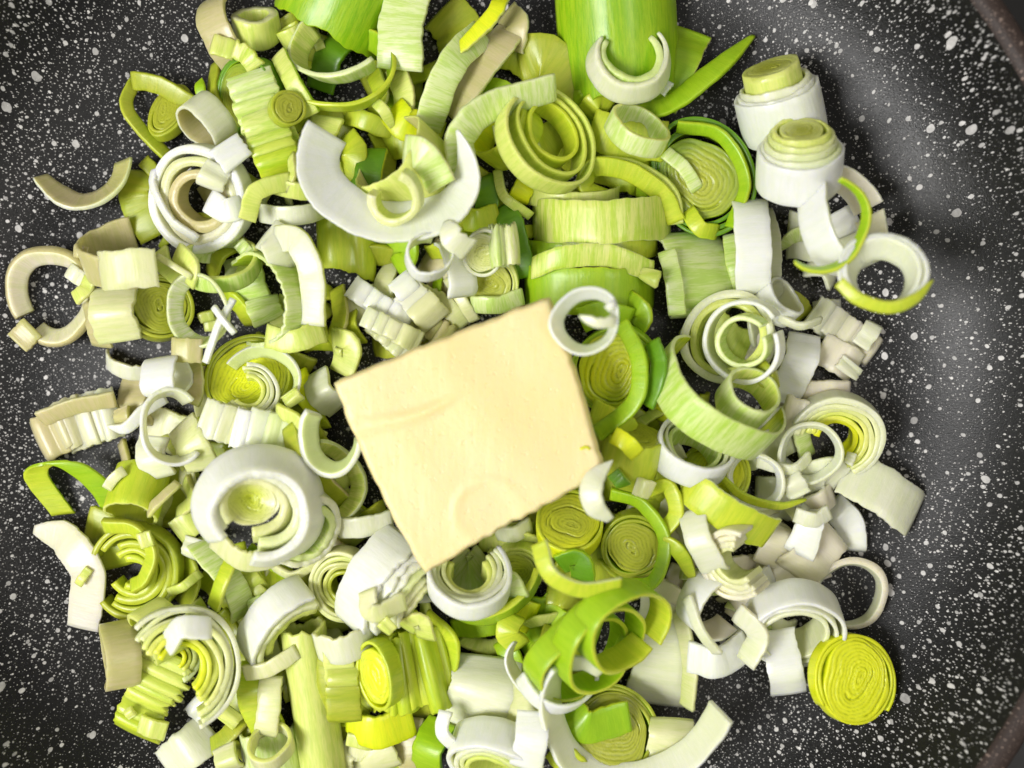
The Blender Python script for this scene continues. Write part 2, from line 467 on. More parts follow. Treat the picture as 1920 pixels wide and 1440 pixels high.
def nest(x, y, r, n, dr, w, tilt, az, a0, a1, c0, c1, label, t=8, slip=0, jit=8, p=82, z=None, dz=0, core=None, drift=(0, 0), e=1.0, fl=0, fr=0, sp=0, wj=0.08, sq=0.03, core_h=None, core_z=0, core_slope=0, vein=None, dw=0, tp=(0, 0)):
    """several layers of one leek slice still sitting one inside the other"""
    gs, nm = [], []
    for i in range(n):
        f = i/max(1, n-1)
        col = tuple((PAL[c0]*(1-f) + PAL[c1]*f))
        PAL['_'] = np.array(col); VEIN['_'] = VEIN[c0]*(1-f)+VEIN[c1]*f
        PAL['~'] = np.minimum(PAL['_']*np.array([1.02, 1.03, 0.9]), 0.88)
        full = a1-a0 >= 359.9
        b0 = a0 + (0 if full else rng.uniform(-jit, jit)); b1 = a1 + (0 if full else rng.uniform(-jit, jit))
        gs.append(arc_band(r-i*dr, (w+dw*i)*(1+rng.uniform(-wj, wj)), t*(1+rng.uniform(-.15, .15)), b0, b1, '_~', e=e, sp=sp, fl=fl, fr=fr, sq=sq, tp=tp,
                           z0=slip*i, off=(drift[0]*i, drift[1]*i), vein=vein, warp=0.012))
        nm.append('layer')
    if core:
        rc = r-n*dr
        gs.append(disc(rc*0.98, core_h or w*0.9, PAL[core[1]], PAL[core[0]], e=e, pitch=5.0, slope=core_slope))
        V = gs[-1].v; V += np.array([drift[0]*n, drift[1]*n, slip*n+core_z])
        nm.append('core')
    xform(gs, rotm(tilt, az))
    name = 'leek_coin' if core else 'leek_chunk'
    return put(gs, nm, x, y, name, label, name.replace('_', ' '), 'cut leek pieces in the pan', p, z, dz)

def coin(x, y, r, h, tilt, az, c_out, c_in, label, n=3, e=1.0, p=82, z=None, dz=0, dr=7, pitch=6, raise_=2.0, spin=0, dome=0.0, drift=(0, 0), gap=None, slope=0.0):
    gs, nm = [], []
    for i in range(n):
        a0, a1 = (0, 360) if gap is None or i > 0 else gap
        gs.append(arc_band(r-dr/2-i*dr, h*(1+rng.uniform(-.08, .05)), dr*0.86, a0, a1, c_out, e=e, sq=0.02, warp=0.012, z0=rng.uniform(-raise_, raise_), off=(rng.uniform(-1, 1)+drift[0]*i, rng.uniform(-1, 1)+drift[1]*i)))
        nm.append('layer')
    d = disc(r-n*dr-1, h, PAL[c_in], PAL[c_out[0]]*0.6+PAL[c_in]*0.4, e=e, pitch=pitch, dome=dome, slope=slope, off=tuple(rng.uniform(-.22, .22, 2)*(r-n*dr)))
    d.v += np.array([drift[0]*n, drift[1]*n, rng.uniform(-1, 2)])
    gs.append(d); nm.append('core')
    xform(gs, rotm(tilt, az, spin))
    return put(gs, nm, x, y, 'leek_coin', label, 'leek coin', 'cut leek pieces in the pan', p, z, dz)

def spline(P, n):
    P = np.array(P, float)
    Q = np.vstack([2*P[0]-P[1], P, 2*P[-1]-P[-2]])
    out = []
    m = len(P)-1
    for s in np.linspace(0, m-1e-6, n):
        i = int(s); f = s-i
        a, b, c, d = Q[i], Q[i+1], Q[i+2], Q[i+3]
        out.append(0.5*((2*b)+(-a+c)*f+(2*a-5*b+4*c-d)*f*f+(-a+3*b-3*c+d)*f**3))
    return np.array(out)

def ribbon_geo(pts, w, lean, zb, t, c, tp=(0, 0), fr=0, fr2=0, w2=None, side=1, bulge=0.06, wdir=None, vein=None, lean2=None, tj=1):
    P = [(q[0], -q[1], (q[2] if len(q) > 2 else 0)) for q in pts]
    L = sum(math.dist(P[i][:2], P[i+1][:2]) for i in range(len(P)-1))
    n = int(np.clip(L/5, 14, 110))
    C = spline(P, n)
    u = np.linspace(0, 1, n)
    C[:, 2] += zb*np.sin(np.pi*u) + 0.06*w*np.sin(rng.uniform(5, 10)*u + rng.uniform(0, 6))
    ctr = C.mean(0); C = C-ctr
    T = np.gradient(C, axis=0); T /= np.linalg.norm(T, axis=1)[:, None]
    if wdir is not None:
        Wd = np.tile(np.array([wdir[0], -wdir[1], wdir[2] if len(wdir) > 2 else 0], float), (n, 1))
        Wd /= np.linalg.norm(Wd, axis=1)[:, None]
        N = np.cross(T, Wd); N /= np.linalg.norm(N, axis=1)[:, None]
        s = np.sign(N[:, 2].mean() or 1); N *= s
    else:
        H = np.stack([-T[:, 1], T[:, 0], np.zeros(n)], 1); H /= np.linalg.norm(H, axis=1)[:, None]; H *= side
        U = np.cross(T, H); U *= np.sign(U[:, 2:3])
        l = np.radians(np.linspace(lean, lean if lean2 is None else lean2, n))[:, None]
        Wd = H*np.cos(l) + U*np.sin(l)
        N = -H*np.sin(l) + U*np.cos(l)
    ws = np.linspace(w, w if w2 is None else w2, n)
    if tp[0]: ws = ws*(1 - tp[0]*np.clip(1-u/0.4, 0, 1)**1.6)
    if tp[1]: ws = ws*(1 - tp[1]*np.clip(1-(1-u)/0.4, 0, 1)**1.6)
    o, i, k, vn = cols(c)
    return sweep(C, Wd*(ws/2)[:, None], N, t, False, o, i, k, vn if vein is None else vein, bulge=bulge, fr=fr, fr2=fr2, rows=7,
                 t_end=0.6 if tp != (0, 0) else 1)

def strip(pts, w, c, label, lean=10, zb=18, t=8, p=84, z=None, dz=0, kind='leek_strip', at=None, **kw):
    g = ribbon_geo(pts, w, lean, zb, t, c, **kw)
    xs = [q[0] for q in pts]; ys = [q[1] for q in pts]
    # outline centre of the strip as drawn from above
    v = g.v
    cx0, cy0 = np.mean([q[0] for q in pts]), np.mean([q[1] for q in pts])
    P = [(q[0], -q[1], 0) for q in pts]
    n = int(np.clip(sum(math.dist(P[i][:2], P[i+1][:2]) for i in range(len(P)-1))/5, 14, 110))
    m = spline(P, n).mean(0)
    X = m[0] + (v[:, 0].min()+v[:, 0].max())/2; Y = -m[1] - (v[:, 1].min()+v[:, 1].max())/2
    if at: X, Y = at
    return put([g], None, X, Y, kind, label, kind.replace('_', ' '), 'cut leek pieces in the pan', p, z, dz)

def shingle(x, y, ang, n, pitch, ln, w, c, label, t=8, tiltup=14, p=75, z=None, dz=0, c1=None, wj=0.12, arch=8, fr=0, fan=0.0):
    """layers of a slice that slid apart like a hand of cards"""
    gs, nm = [], []
    a = math.radians(ang)
    for i in range(n):
        f = i/max(1, n-1)
        if c1:
            PAL['_'] = PAL[c]*(1-f)+PAL[c1]*f; VEIN['_'] = VEIN[c]; cc = '_'
        else: cc = c
        aa = a + math.radians(fan*(i-(n-1)/2))
        dx, dy = math.cos(aa), math.sin(aa)
        s = (i-(n-1)/2)*pitch
        l = ln*(1+rng.uniform(-.08, .08))
        h = l*math.sin(math.radians(tiltup))
        g = ribbon_geo([(-dx*l/2, dy*l/2, h/2), (0, 0, arch*.3), (dx*l/2, -dy*l/2, -h/2)], w*(1+rng.uniform(-wj, wj)), 0, arch, t, cc, fr=fr)
        g.v += np.array([math.cos(a)*s - math.sin(a)*rng.uniform(-.08, .08)*w, math.sin(a)*s + math.cos(a)*rng.uniform(-.08, .08)*w, i*-0.6])
        gs.append(g); nm.append('layer')
    return put(gs, nm, x, y, 'leek_chunk', label, 'leek chunk', 'cut leek pieces in the pan', p, z, dz)

# ------------------------------------------------------------------ the pan and the counter
def lathe(name, prof, segs, mat, parent=None, smooth=True):
    n = len(prof)
    vs = []
    for r, z in prof:
        for k in range(segs):
            a = 2*math.pi*k/segs
            vs.append((r*math.cos(a)*S, r*math.sin(a)*S, z*S))
    fs = [(j*segs+k, j*segs+(k+1) % segs, (j+1)*segs+(k+1) % segs, (j+1)*segs+k) for j in range(n-1) for k in range(segs)]
    if prof[0][0] < 1: pass
    me = bpy.data.meshes.new(name); me.from_pydata(vs, [], fs); me.update()
    me.polygons.foreach_set("use_smooth", [smooth]*len(fs))
    me.materials.append(mat)
    o = bpy.data.objects.new(name, me); COL.objects.link(o)
    if parent: o.parent = parent
    return o

pan = bpy.data.objects.new("frying_pan", None); COL.objects.link(pan)
pan.location = ((PCX-CX)*S, (CY-PCY)*S, 0)
pan['label'] = "round black non-stick frying pan with white speckles holding the cut leeks"
pan['category'] = "frying pan"
prof = [(0.5, 0)] + [(d, float(pan_z(d))) for d in list(np.linspace(200, R_FLOOR, 4)) + list(np.linspace(R_FLOOR+12, R_RIM, 40))]
lathe("cooking_surface", prof, 160, PAN, pan)
zr = Z_RIM
lathe("rim", [(R_RIM, zr+0.5), (R_RIM+6, zr+9), (R_RIM+16, zr+14), (R_RIM+32, zr+14), (R_RIM+40, zr+6), (R_RIM+38, zr-8), (R_RIM+28, zr-14)], 160, RIM, pan)
lathe("outer_wall", [(R_RIM+28, zr-14), (R_RIM+6, 60), (R_RIM-200, -28), (R_RIM-300, -40), (0.5, -40)], 160, RIM, pan)

cm, cnt, cp = new_mat("dark_hob")
ctc = nd(cnt, 'ShaderNodeTexCoord')
cnt.links.new(mixc(cnt, noise(cnt, ctc.outputs['Object'], 60.0), (0.006, 0.006, 0.007, 1), (0.014, 0.013, 0.013, 1)), cp.inputs['Base Color'])
setv(cp, 'Roughness', 0.35)
me = bpy.data.meshes.new("hob_surface")
e = 0.6
me.from_pydata([(-e, -e, 0), (e, -e, 0), (e, e, 0), (-e, e, 0)], [], [(0, 1, 2, 3)]); me.materials.append(cm)
hob = bpy.data.objects.new("hob_surface", me); COL.objects.link(hob); hob.location = (0, 0, -41*S); hob['kind'] = 'structure'
hob['label'] = "dark hob surface the pan stands on"
import re

# ---- lowest leeks, seen in the gaps of the pile
LOW = [
 ((860, 440), (960, 430), 60, 'GLG', "green layer low between the white crescent's tip and the ribbed column"),
 ((540, 600), (600, 560), 70, 'OYO', "olive yellow layer low at the foot of the tall white bent strip"),
 ((960, 1130), (1060, 1140), 60, 'GDG', "green layer low left of the bright green loops"),
 ((1250, 1080), (1320, 1120), 60, 'PCP', "peach layer low above the tall cream cone"),
 ((1000, 960), (1060, 1010), 70, 'OLO', "olive layer low under the butter's lower right edge"),
 ((420, 240), (520, 260), 70, 'BCB', "dull beige layer low left of the ribbed stack"),
 ((340, 430), (420, 470), 60, 'VYV', "pale green layer low under the foot of the white curled stack"),

 ((540, 70), (620, 110), 70, 'OLO', "olive leaf deep under the pale arc of the big top left loops"),
 ((560, 215), (660, 240), 80, 'LGL', "lime leaf lying low between the ribbed stack and the big lime loop's foot"),
 ((690, 170), (790, 150), 80, 'OLO', "olive green leaf deep below the wide white ribbed band"),
 ((700, 255), (820, 270), 86, 'LOL', "dull lime layer deep inside the arms of the white crescent"),
 ((880, 190), (980, 240), 84, 'GLG', "green leaf low between the leaning bands and the spiral loops"),
 ((900, 90), (1010, 130), 70, 'LOL', "lime leaf low behind the dark olive leaf at the top"),
 ((820, 330), (900, 360), 80, 'OYO', "dull olive layer under the right arm of the white crescent"),
 ((540, 290), (640, 380), 80, 'YLY', "dull yellow layer under the left arm of the white crescent"),
 ((690, 440), (780, 440), 70, 'LGL', "lime layer low under the foot of the white crescent"),
 ((400, 330), (470, 420), 80, 'BCB', "beige layer low under the white curled stack"),
 ((455, 480), (480, 580), 80, 'VYV', "pale layer low under the tall white bent strip"),
 ((560, 560), (600, 650), 66, 'OLO', "olive strip standing low left of the pale yellow green curl"),
 ((640, 590), (740, 560), 70, 'CYC', "cream layer low under the white cubes"),
 ((800, 480), (900, 540), 80, 'BYB', "dull layer low under the fan-shaped slice"),
 ((330, 700), (400, 740), 80, 'BCB', "dull beige layer low behind the white cube shape"),
 ((270, 790), (400, 830), 80, 'CBC', "cream layer low under the white curl"),
 ((400, 860), (560, 850), 66, 'YOY', "yellow layer low under the white steps"),
 ((310, 880), (340, 990), 76, 'OYO', "olive layer low left of the onion-like piece"),
 ((560, 760), (600, 860), 80, 'OLO', "olive layer low left of the white hook by the butter"),
 ((610, 900), (690, 1000), 80, 'YOY', "yellow olive layer low under the arc at the butter's left edge"),
 ((560, 1010), (640, 1060), 90, 'BYB', "dull layer low under the onion-like piece's right side"),
 ((390, 1060), (520, 1160), 90, 'LOL', "lime olive layer low under the pale bands below the onion-like piece"),
 ((400, 1160), (450, 1250), 80, 'OBO', "dim olive layer low left of the bright white wedge"),
 ((560, 1130), (640, 1180), 70, 'YOY', "yellow layer low behind the top of the long tube"),
 ((600, 1250), (640, 1400), 76, 'OYO', "olive layer low beside the long tube's right side"),
 ((700, 1150), (800, 1200), 80, 'LOL', "lime layer low under the torn cream flap"),
 ((690, 1230), (820, 1330), 120, 'OLO', "olive layer low under the nested lime layers"),
 ((850, 1180), (960, 1160), 40, 'GLG', "green strip low under the long green arc"),
 ((850, 1300), (980, 1300), 130, 'CYC', "cream layer low under the big frayed cream sheet"),
 ((1000, 1140), (1120, 1200), 90, 'GDG', "green layer low under the bright green loops"),
 ((1000, 1230), (1120, 1280), 80, 'OGO', "olive green layer low under the lowest green loop"),
 ((900, 1000), (1010, 1010), 70, 'YBY', "dull yellow layer low under the butter's lower edge"),
 ((1040, 1040), (1180, 1060), 90, 'OGO', "olive green layer low between the two coins right of the butter"),
 ((1110, 780), (1230, 860), 110, 'OLO', "olive layer low around the lime leek plug"),
 ((1130, 900), (1260, 930), 80, 'LGL', "lime layer low under the green hook strip"),
 ((1230, 960), (1320, 1020), 86, 'CPC', "cream layer low left of the peach arcs"),
 ((1300, 1080), (1420, 1080), 80, 'PCP', "peach layer low under the white spiral ring at lower right"),
 ((1380, 1180), (1480, 1200), 80, 'NBN', "cream layer low between the two white rings at lower right"),
 ((1240, 800), (1320, 780), 90, 'OLO', "olive leaf low behind the bright white drum"),
 ((1400, 830), (1500, 800), 90, 'NBN', "dull white layer low under the end of the striped band"),
 ((1420, 930), (1530, 960), 80, 'NPN', "pale peach layer low under the lower thin ring"),
 ((1440, 1000), (1540, 1060), 70, 'PNP', "peach layer low under the peach sheet and knotted scrap"),
 ((1460, 760), (1560, 760), 80, 'PBP', "peach layer low under the peach block at the right"),
 ((1300, 590), (1440, 680), 90, 'YOY', "dull yellow layer low under the nested ring at centre right"),
 ((1480, 440), (1600, 480), 90, 'NBN', "cream layer low under the big white loop"),
 ((1100, 290), (1220, 330), 90, 'LGL', "lime layer low under the pair of loops at centre right"),
 ((1020, 400), (1230, 440), 80, 'LGL', "lime layer low under the widest ribbed band"),
 ((1060, 200), (1130, 260), 80, 'GLG', "green layer low under the cream hook's foot"),
 ((980, 300), (1060, 260), 100, 'LOL', "lime layer deep inside the spiral loops"),
 ((440, 1290), (500, 1440), 60, 'OYO', "olive layer low left of the ribbed tube at the bottom"),
 ((300, 1180), (420, 1240), 90, 'YOY', "yellow layer low under the large half slice"),
 ((500, 1200), (560, 1260), 80, 'YOY', "yellow layer low behind the pale arc at the long tube"),
 ((1080, 1330), (1200, 1440), 90, 'OGO', "olive layer low beneath the olive coin at the bottom"),
 ((640, 1400), (760, 1430), 70, 'CBC', "cream layer low at the bottom edge under the lime wedge"),
]
for a_, b_, w_, c_, l_ in LOW:
    m_ = ((a_[0]+b_[0])/2 + rng.uniform(-14, 14), (a_[1]+b_[1])/2 + rng.uniform(-14, 14))
    strip([a_, m_, b_], w_, c_, l_, lean=float(rng.uniform(8, 22)), zb=float(rng.uniform(12, 30)), t=8, p=75, fr=.08)

# ------------------------------------------------------------------ the cut leeks, from the lowest to the topmost
# ---- small scraps in the gaps round each of those
SC = {'L': 'lime', 'G': 'green', 'Y': 'pale yellow', 'O': 'olive', 'C': 'cream', 'N': 'whitish', 'P': 'pinkish cream', 'V': 'pale green', 'B': 'beige'}
for k_, (a_, b_, w_, c_, l_) in enumerate(LOW):
    mx, my = (a_[0]+b_[0])/2, (a_[1]+b_[1])/2
    tail = re.split(r' (?:low|deep|lying low) ', l_)[-1]
    pal = 'NPCV' if mx > 1260 else ('GLYO' if mx > 820 or my < 300 else 'YCLO')
    two = rng.permutation(list(pal))[:2]
    for q_, ch in enumerate(two):
        th = rng.uniform(0, 3.14) + q_*3.14
        x_, y_ = mx + 52*math.cos(th), my + 44*math.sin(th)
        al = rng.uniform(0, 6.28); l2 = rng.uniform(28, 58); be_ = al + rng.uniform(-.9, .9)
        strip([(x_-l2*math.cos(al), y_-l2*math.sin(al)), (x_, y_), (x_+l2*math.cos(be_), y_+l2*math.sin(be_))], float(rng.uniform(18, 46)), ch+'YOLC'[int(rng.integers(4))]+ch,
              "small " + SC[ch] + " leek scrap " + tail, lean=float(rng.uniform(5, 50)), zb=float(rng.uniform(6, 26)), t=float(rng.uniform(5, 8)), p=70, fr=.12,
              kind='leek_scrap', tp=(float(rng.choice([0, .5])), 0))
# ---- upper left
strip([(402, 118), (405, 190), (450, 240)], 26, 'OYO', "olive arc of leek skin curving down left of the ribbed yellow stack", lean=40)
coin(470, 180, 72, 40, 35, 200, 'DGD', 'O', "dark green leek coin half hidden behind the ribbed yellow stack at upper left", n=2)
strip([(520, 62), (545, 45), (568, 38)], 34, 'OB', "small olive strip behind the little cube at the pile's upper left edge", lean=30, zb=8)
ring(422, 60, 78, 64, 66, 12, 110, 250, 'BB', "tall dull pale curved leek piece at the very top left of the pile", t=9)
ring(481, 54, 37, 52, 52, 92, 0, 360, 'YYC', "small pale yellow leek tube at the upper left with its closed end up", t=16)
strip([(440, 92), (462, 105), (480, 128)], 34, 'YL', "small ribbed lime fragment below the pale yellow tube at upper left", lean=20, zb=6, fr=.5, vein=1.0)
strip([(398, 82), (420, 88), (440, 95)], 38, 'Y', "little pale square of leek on the dull curved piece at upper left", lean=0, zb=4, t=7)
ring(547, 66, 20, 34, 60, 120, 0, 360, 'YYL', "tiny pale cube-shaped leek piece between the yellow tube and the big loops", t=9)
coin(322, 212, 58, 24, 20, 120, 'OLO', 'O', "pointed olive leek leaf with fine layers near the white ring at upper left", n=2, e=.62, spin=-50, pitch=5)
strip([(312, 292), (262, 240), (238, 195), (250, 150)], 24, 'OL', "narrow olive leek loop bent to a point, leftmost at the pile's upper left", lean=35, zb=14)
strip([(246, 150), (300, 163), (375, 205)], 34, 'OL', "olive leek strip running right from the pointed bend at upper left", lean=30, zb=16)
strip([(378, 146), (376, 168), (384, 190)], 20, 'GL', "tiny green leaf tip sticking up above the grey white ring at upper left", lean=10, zb=6, tp=(1, 0))
strip([(262, 322), (255, 375), (290, 445)], 62, 'OLO', "rough olive leek leaf right of the beige crescent, lying on the pan", lean=8, zb=16, fr=.25)
strip([(275, 305), (300, 330), (315, 345)], 26, 'O', "frayed olive scrap above the white curled stack at upper left", lean=0, zb=4, fr=.5)
ring(155, 345, 92, 50, 12, 90, 118, 262, 'BBN', "beige crescent of leek lying alone on the pan at the upper left", t=11, fl=.8, e=.9, tp=(.4, 0))
# ---- left, lower layer
ring(413, 496, 66, 34, 46, 90, 0, 360, 'VVY', "thin pale ring around a dark gap left of the tall white bent strip", t=11)
strip([(330, 470), (360, 500), (350, 530)], 40, 'YV', "yellowish leek scrap left of the thin ring around the dark gap", lean=25)
strip([(448, 455), (470, 478)], 26, 'V', "small grey green square at the right end of the thin ring", lean=10, zb=3)
coin(297, 578, 62, 44, 25, 20, 'OYO', 'O', "yellow olive leek coin right of the pale yellow slab on the left", n=2)
strip([(300, 470), (315, 500), (345, 530)], 34, 'YLY', "yellowish wedge under the pale matchstick on the left", lean=15)
strip([(295, 480), (328, 500), (360, 520)], 12, 'C', "pale matchstick of leek beside the beige tube on the left", lean=0, zb=4, t=10)
ring(372, 582, 58, 34, 16, 200, 0, 360, 'VNV', "translucent greyish white ring with specks of pan showing inside, on the left", t=8, fl=.5)
strip([(352, 602), (385, 600)], 26, 'YC', "tiny yellow leek cube inside the translucent ring on the left", lean=10, zb=3, t=14)
strip([(375, 596), (400, 590)], 20, 'YL', "second tiny yellow leek cube at the right inside the translucent ring", lean=20, zb=2, t=12)
strip([(438, 560), (412, 610), (385, 680)], 14, 'W', "thin white sliver crossing the right side of the translucent ring", lean=20, zb=6)
strip([(400, 575), (420, 600), (440, 625)], 12, 'W', "short white sliver crossing the longer one beside the translucent ring", lean=20, zb=6)
strip([(322, 656), (378, 658)], 46, 'B', "dull beige square of leek below the translucent ring", lean=5, zb=3)
# big beige ring
ring(97, 556, 74, 38, 10, 250, -10, 322, 'BPB', "big dull beige leek ring with pan showing through, farthest left in the pan", t=16, fl=.7)
strip([(30, 640), (60, 610)], 48, 'B', "beige square tab at the lower left of the big beige ring", lean=5, zb=4, at=(47, 628))
strip([(128, 505), (165, 532)], 30, 'N', "pale square lying on the right edge of the big beige ring", lean=5, zb=4, t=6)
strip([(172, 520), (160, 545), (140, 560)], 28, 'YC', "small cream square right of the big beige ring", lean=15, zb=4)
strip([(140, 470), (165, 475)], 24, 'B', "little beige corner piece joining the big beige ring and the beige tube", lean=10, zb=3)
strip([(172, 560), (185, 600), (192, 648)], 52, 'BC', "dull yellow side layer under the pale yellow slab on the left", lean=30, zb=12)
strip([(212, 540), (214, 590), (222, 640)], 86, 'CYC', "flat pale yellow slab of leek lying below the beige tube on the left", lean=4, zb=16, t=10)
ring(210, 475, 74, 68, 55, 96, 0, 215, 'BBB', "upper inside wall of the wide beige leek tube on the left", t=8, e=1.1)
ring(240, 505, 78, 72, 74, 92, 120, 212, 'CBC', "front wall of the wide beige leek tube on the left, cream and shiny", t=7, dz=10)
# ---- left middle
strip([(258, 700), (250, 750), (255, 795)], 64, 'BPB', "tan leek sheet standing behind the cream square at the pile's left edge", lean=20, zb=20)
strip([(350, 680), (362, 720), (350, 750)], 52, 'BN', "dull grey beige piece right of the white cube shape on the left", lean=10)
ring(250, 684, 62, 30, 60, 80, 110, 230, 'NB', "ragged pale scrap pointing left beside the white cube shape", t=7, fr=.4)
ring(312, 705, 34, 68, 78, 8, 0, 360, 'WNW', "short white tube like a cube near the left edge of the pile", t=8, e=1.0, sq=.06)
shingle(145, 795, 200, 6, 20, 60, 92, 'N', "fanned stack of beige leek layers with cut steps at the far left", t=9, c1='B', tiltup=12, p=85, fan=2)
strip([(75, 785), (140, 762), (215, 748)], 34, 'BC', "dull upper skin of the fanned beige stack at the far left", lean=40, zb=10)
strip([(228, 765), (232, 795)], 40, 'BO', "olive end face of the fanned beige stack at the far left", lean=30, zb=4)
strip([(225, 830), (240, 870), (228, 890)], 28, 'BO', "dim tan arc in shade below the fanned beige stack", lean=45)
ring(256, 922, 50, 88, 62, 262, 0, 360, 'LOY', "yellow olive leek tube with its narrow open end down, left of the big onion-like piece", t=8, e=.9)
strip([(200, 915), (215, 895), (232, 882)], 20, 'C', "narrow tan strip end touching the bright green bent strip", lean=10, zb=4)
# bright green bent strip
g1 = ribbon_geo([(108, 967, 0), (78, 915, 20), (72, 882, 42), (108, 866, 62), (150, 872, 60), (195, 920, 30), (212, 967, 4)], 46, 0, 0, 6, 'GLG', wdir=(1, -.12))
put([g1], None, 143, 915, 'leek_strip', "bright green leek strip bent like an upside-down V on the left of the pan", 'leek strip', 'cut leek pieces in the pan', 90)
# ---- lower left
strip([(165, 985), (200, 1000), (225, 1060)], 84, 'OLO', "dull olive leaf behind the coiled spiral at lower left", lean=14, zb=14)
strip([(335, 1030), (362, 1080), (340, 1140)], 52, 'OY', "olive outer arc to the right of the coiled spiral at lower left", lean=40)
nest(258, 1070, 88, 5, 14, 36, 10, 250, -40, 250, 'O', 'L', "coiled yellow green spiral of leek layers at lower left", t=12.5, sp=-10, jit=30, p=85)
strip([(190, 985), (250, 990), (285, 1030), (272, 1080), (245, 1100)], 30, 'LYO', "lime inner curl running into the middle of the lower left spiral", lean=35, t=13)
strip([(262, 1015), (285, 1008)], 30, 'Y', "pale square lying across the curl in the lower left spiral", lean=5, zb=3)
strip([(60, 992), (125, 1010), (168, 1070), (150, 1180)], 70, 'PBP', "flat pinkish beige leek sheet at the lower left edge of the pile", lean=6, zb=20, w2=66, t=6, tp=(.75, 0), p=60)
strip([(147, 1096), (168, 1066)], 16, 'Y', "tiny yellow chip lying on the flat pinkish beige sheet", lean=0, zb=3, t=7)
ring(226, 1228, 54, 62, 66, 186, 0, 360, 'BBB', "beige leek tube lying on its side with its opening facing left, lower left", t=7, e=1.12)
ring(295, 1185, 52, 66, 60, 210, 0, 360, 'YOY', "yellow leek piece between the beige tube and the coiled spiral", t=10)
strip([(300, 1120), (330, 1108), (358, 1085)], 18, 'YO', "thin yellow strip end under the coiled spiral at lower left", lean=10)
# ---- bottom left coin half
strip([(455, 1345), (430, 1375), (390, 1405)], 34, 'OB', "dim olive tan layer right of the beige band at the pile's bottom left", lean=30)
nest(352, 1250, 100, 7, 10, 58, 20, 20, -85, 130, 'N', 'T', "large half leek slice with many yellow layers at lower left of the pile", t=10.5, slip=.8, jit=10, e=1.15)
nest(330, 1230, 46, 4, 9, 40, 24, 20, -80, 120, 'V', 'T', "bright lime inner layers of the large half slice at lower left", t=8, slip=2, p=50)
shingle(290, 1300, 245, 7, 20, 50, 92, 'Y', "frayed stair-like edge of yellow layers at the left of the large half slice", t=8, c1='L', fr=.4)
strip([(395, 1180), (345, 1175), (312, 1215)], 44, 'WV', "white hood at the top of the large half slice at lower left", lean=30, zb=20, t=9)
strip([(395, 1370), (350, 1405), (315, 1440)], 76, 'NBN', "beige band sloping to the bottom edge below the large half slice", lean=10, zb=22)
strip([(420, 1355), (440, 1330)], 44, 'Y', "pale yellow square at the lower right of the large half slice", lean=10, zb=4)
strip([(262, 1356), (312, 1372)], 36, 'Y', "pale yellow rectangle on the frayed edge of the large half slice", lean=5, zb=4)
strip([(362, 1315), (392, 1345)], 46, 'W', "bright white square in the middle of the large half slice", lean=5, zb=5, t=8)
# ---- bottom centre left
strip([(420, 1400), (435, 1440)], 46, 'CO', "olive cream scrap at the bottom edge right of the beige band", lean=10)
strip([(462, 1270), (455, 1330), (480, 1400)], 70, 'LOL', "olive green leaf left of the long pale tube at the bottom", lean=12)
ring(510, 1420, 50, 110, 80, 96, 90, 270, 'VYV', "pale ribbed leek tube at the bottom edge left of the long tube", t=8)
ring(508, 1400, 38, 34, 50, 95, 0, 360, 'CCY', "small cut square stack on the ribbed tube at the bottom edge", t=10)
strip([(508, 1270), (506, 1330), (498, 1378)], 44, 'C', "pale cream strip hanging down beside the long tube at the bottom", lean=5, zb=16)
strip([(500, 1190), (512, 1232)], 36, 'CN', "small cream block above the pale arc at the left of the long tube", lean=5, zb=6)
g1 = arc_band(37, 300, 8, 0, 360, 'YYY', bulge=0.0)
xform([g1], rotm(84, 97)); put([g1], None, 588, 1318, 'leek_tube', "long straight pale yellow green leek tube running to the bottom edge", 'leek tube', 'cut leek pieces in the pan', 70)
strip([(458, 1262), (505, 1252), (556, 1222)], 30, 'CYC', "pale cream arc crossing left of the long tube", lean=12, zb=12)
# ---- bottom centre
strip([(660, 1385), (700, 1400), (720, 1440)], 76, 'CPC', "cream leek sheet at the bottom edge right of the long tube", lean=12)
strip([(650, 1385), (700, 1395)], 26, 'YC', "small pale rectangle under the lime wedge near the bottom edge", lean=10, zb=5)
strip([(770, 1345), (765, 1400), (775, 1445)], 50, 'BC', "dull cream strip between the lime wedge and the green leaf at the bottom", lean=15)
strip([(830, 1350), (805, 1390), (800, 1450)], 62, 'GGD', "fresh green leaf at the bottom edge right of the dull cream strip", lean=35, zb=26, lean2=20)
strip([(620, 1200), (618, 1270), (640, 1340)], 52, 'OLY', "olive layer left of the stacked yellow strips at bottom centre", lean=20)
shingle(642, 1285, -88, 3, 34, 70, 62, 'Y', "stacked yellow strips standing right of the long tube", t=9, c1='O')
ring(645, 1205, 58, 56, 70, 100, 120, 250, 'NYC', "ragged cream piece above the stacked yellow strips at bottom centre", t=8, fr=.25)
strip([(712, 1160), (708, 1220), (690, 1290)], 44, 'YO', "yellow side layer left of the lime nested slice", lean=50, zb=16)
strip([(650, 1360), (710, 1370), (775, 1352)], 66, 'TLL', "acid lime wedge under the nested lime slice at bottom centre", lean=12, zb=16, tp=(.5, 0))
strip([(800, 1160), (845, 1200), (835, 1290)], 46, 'LGL', "lime outer band at the right of the nested lime slice", lean=45, zb=20)
shingle(778, 1255, 8, 4, 32, 52, 150, 'L', "nested lime leek layers lying tilted side by side at bottom centre", t=9, c1='L', tiltup=38, arch=14, wj=.06, fan=4)
coin(712, 1262, 42, 40, 32, 190, 'LTL', 'T', "lime slice face at the left end of the nested lime layers", n=1, e=1.6, pitch=5)
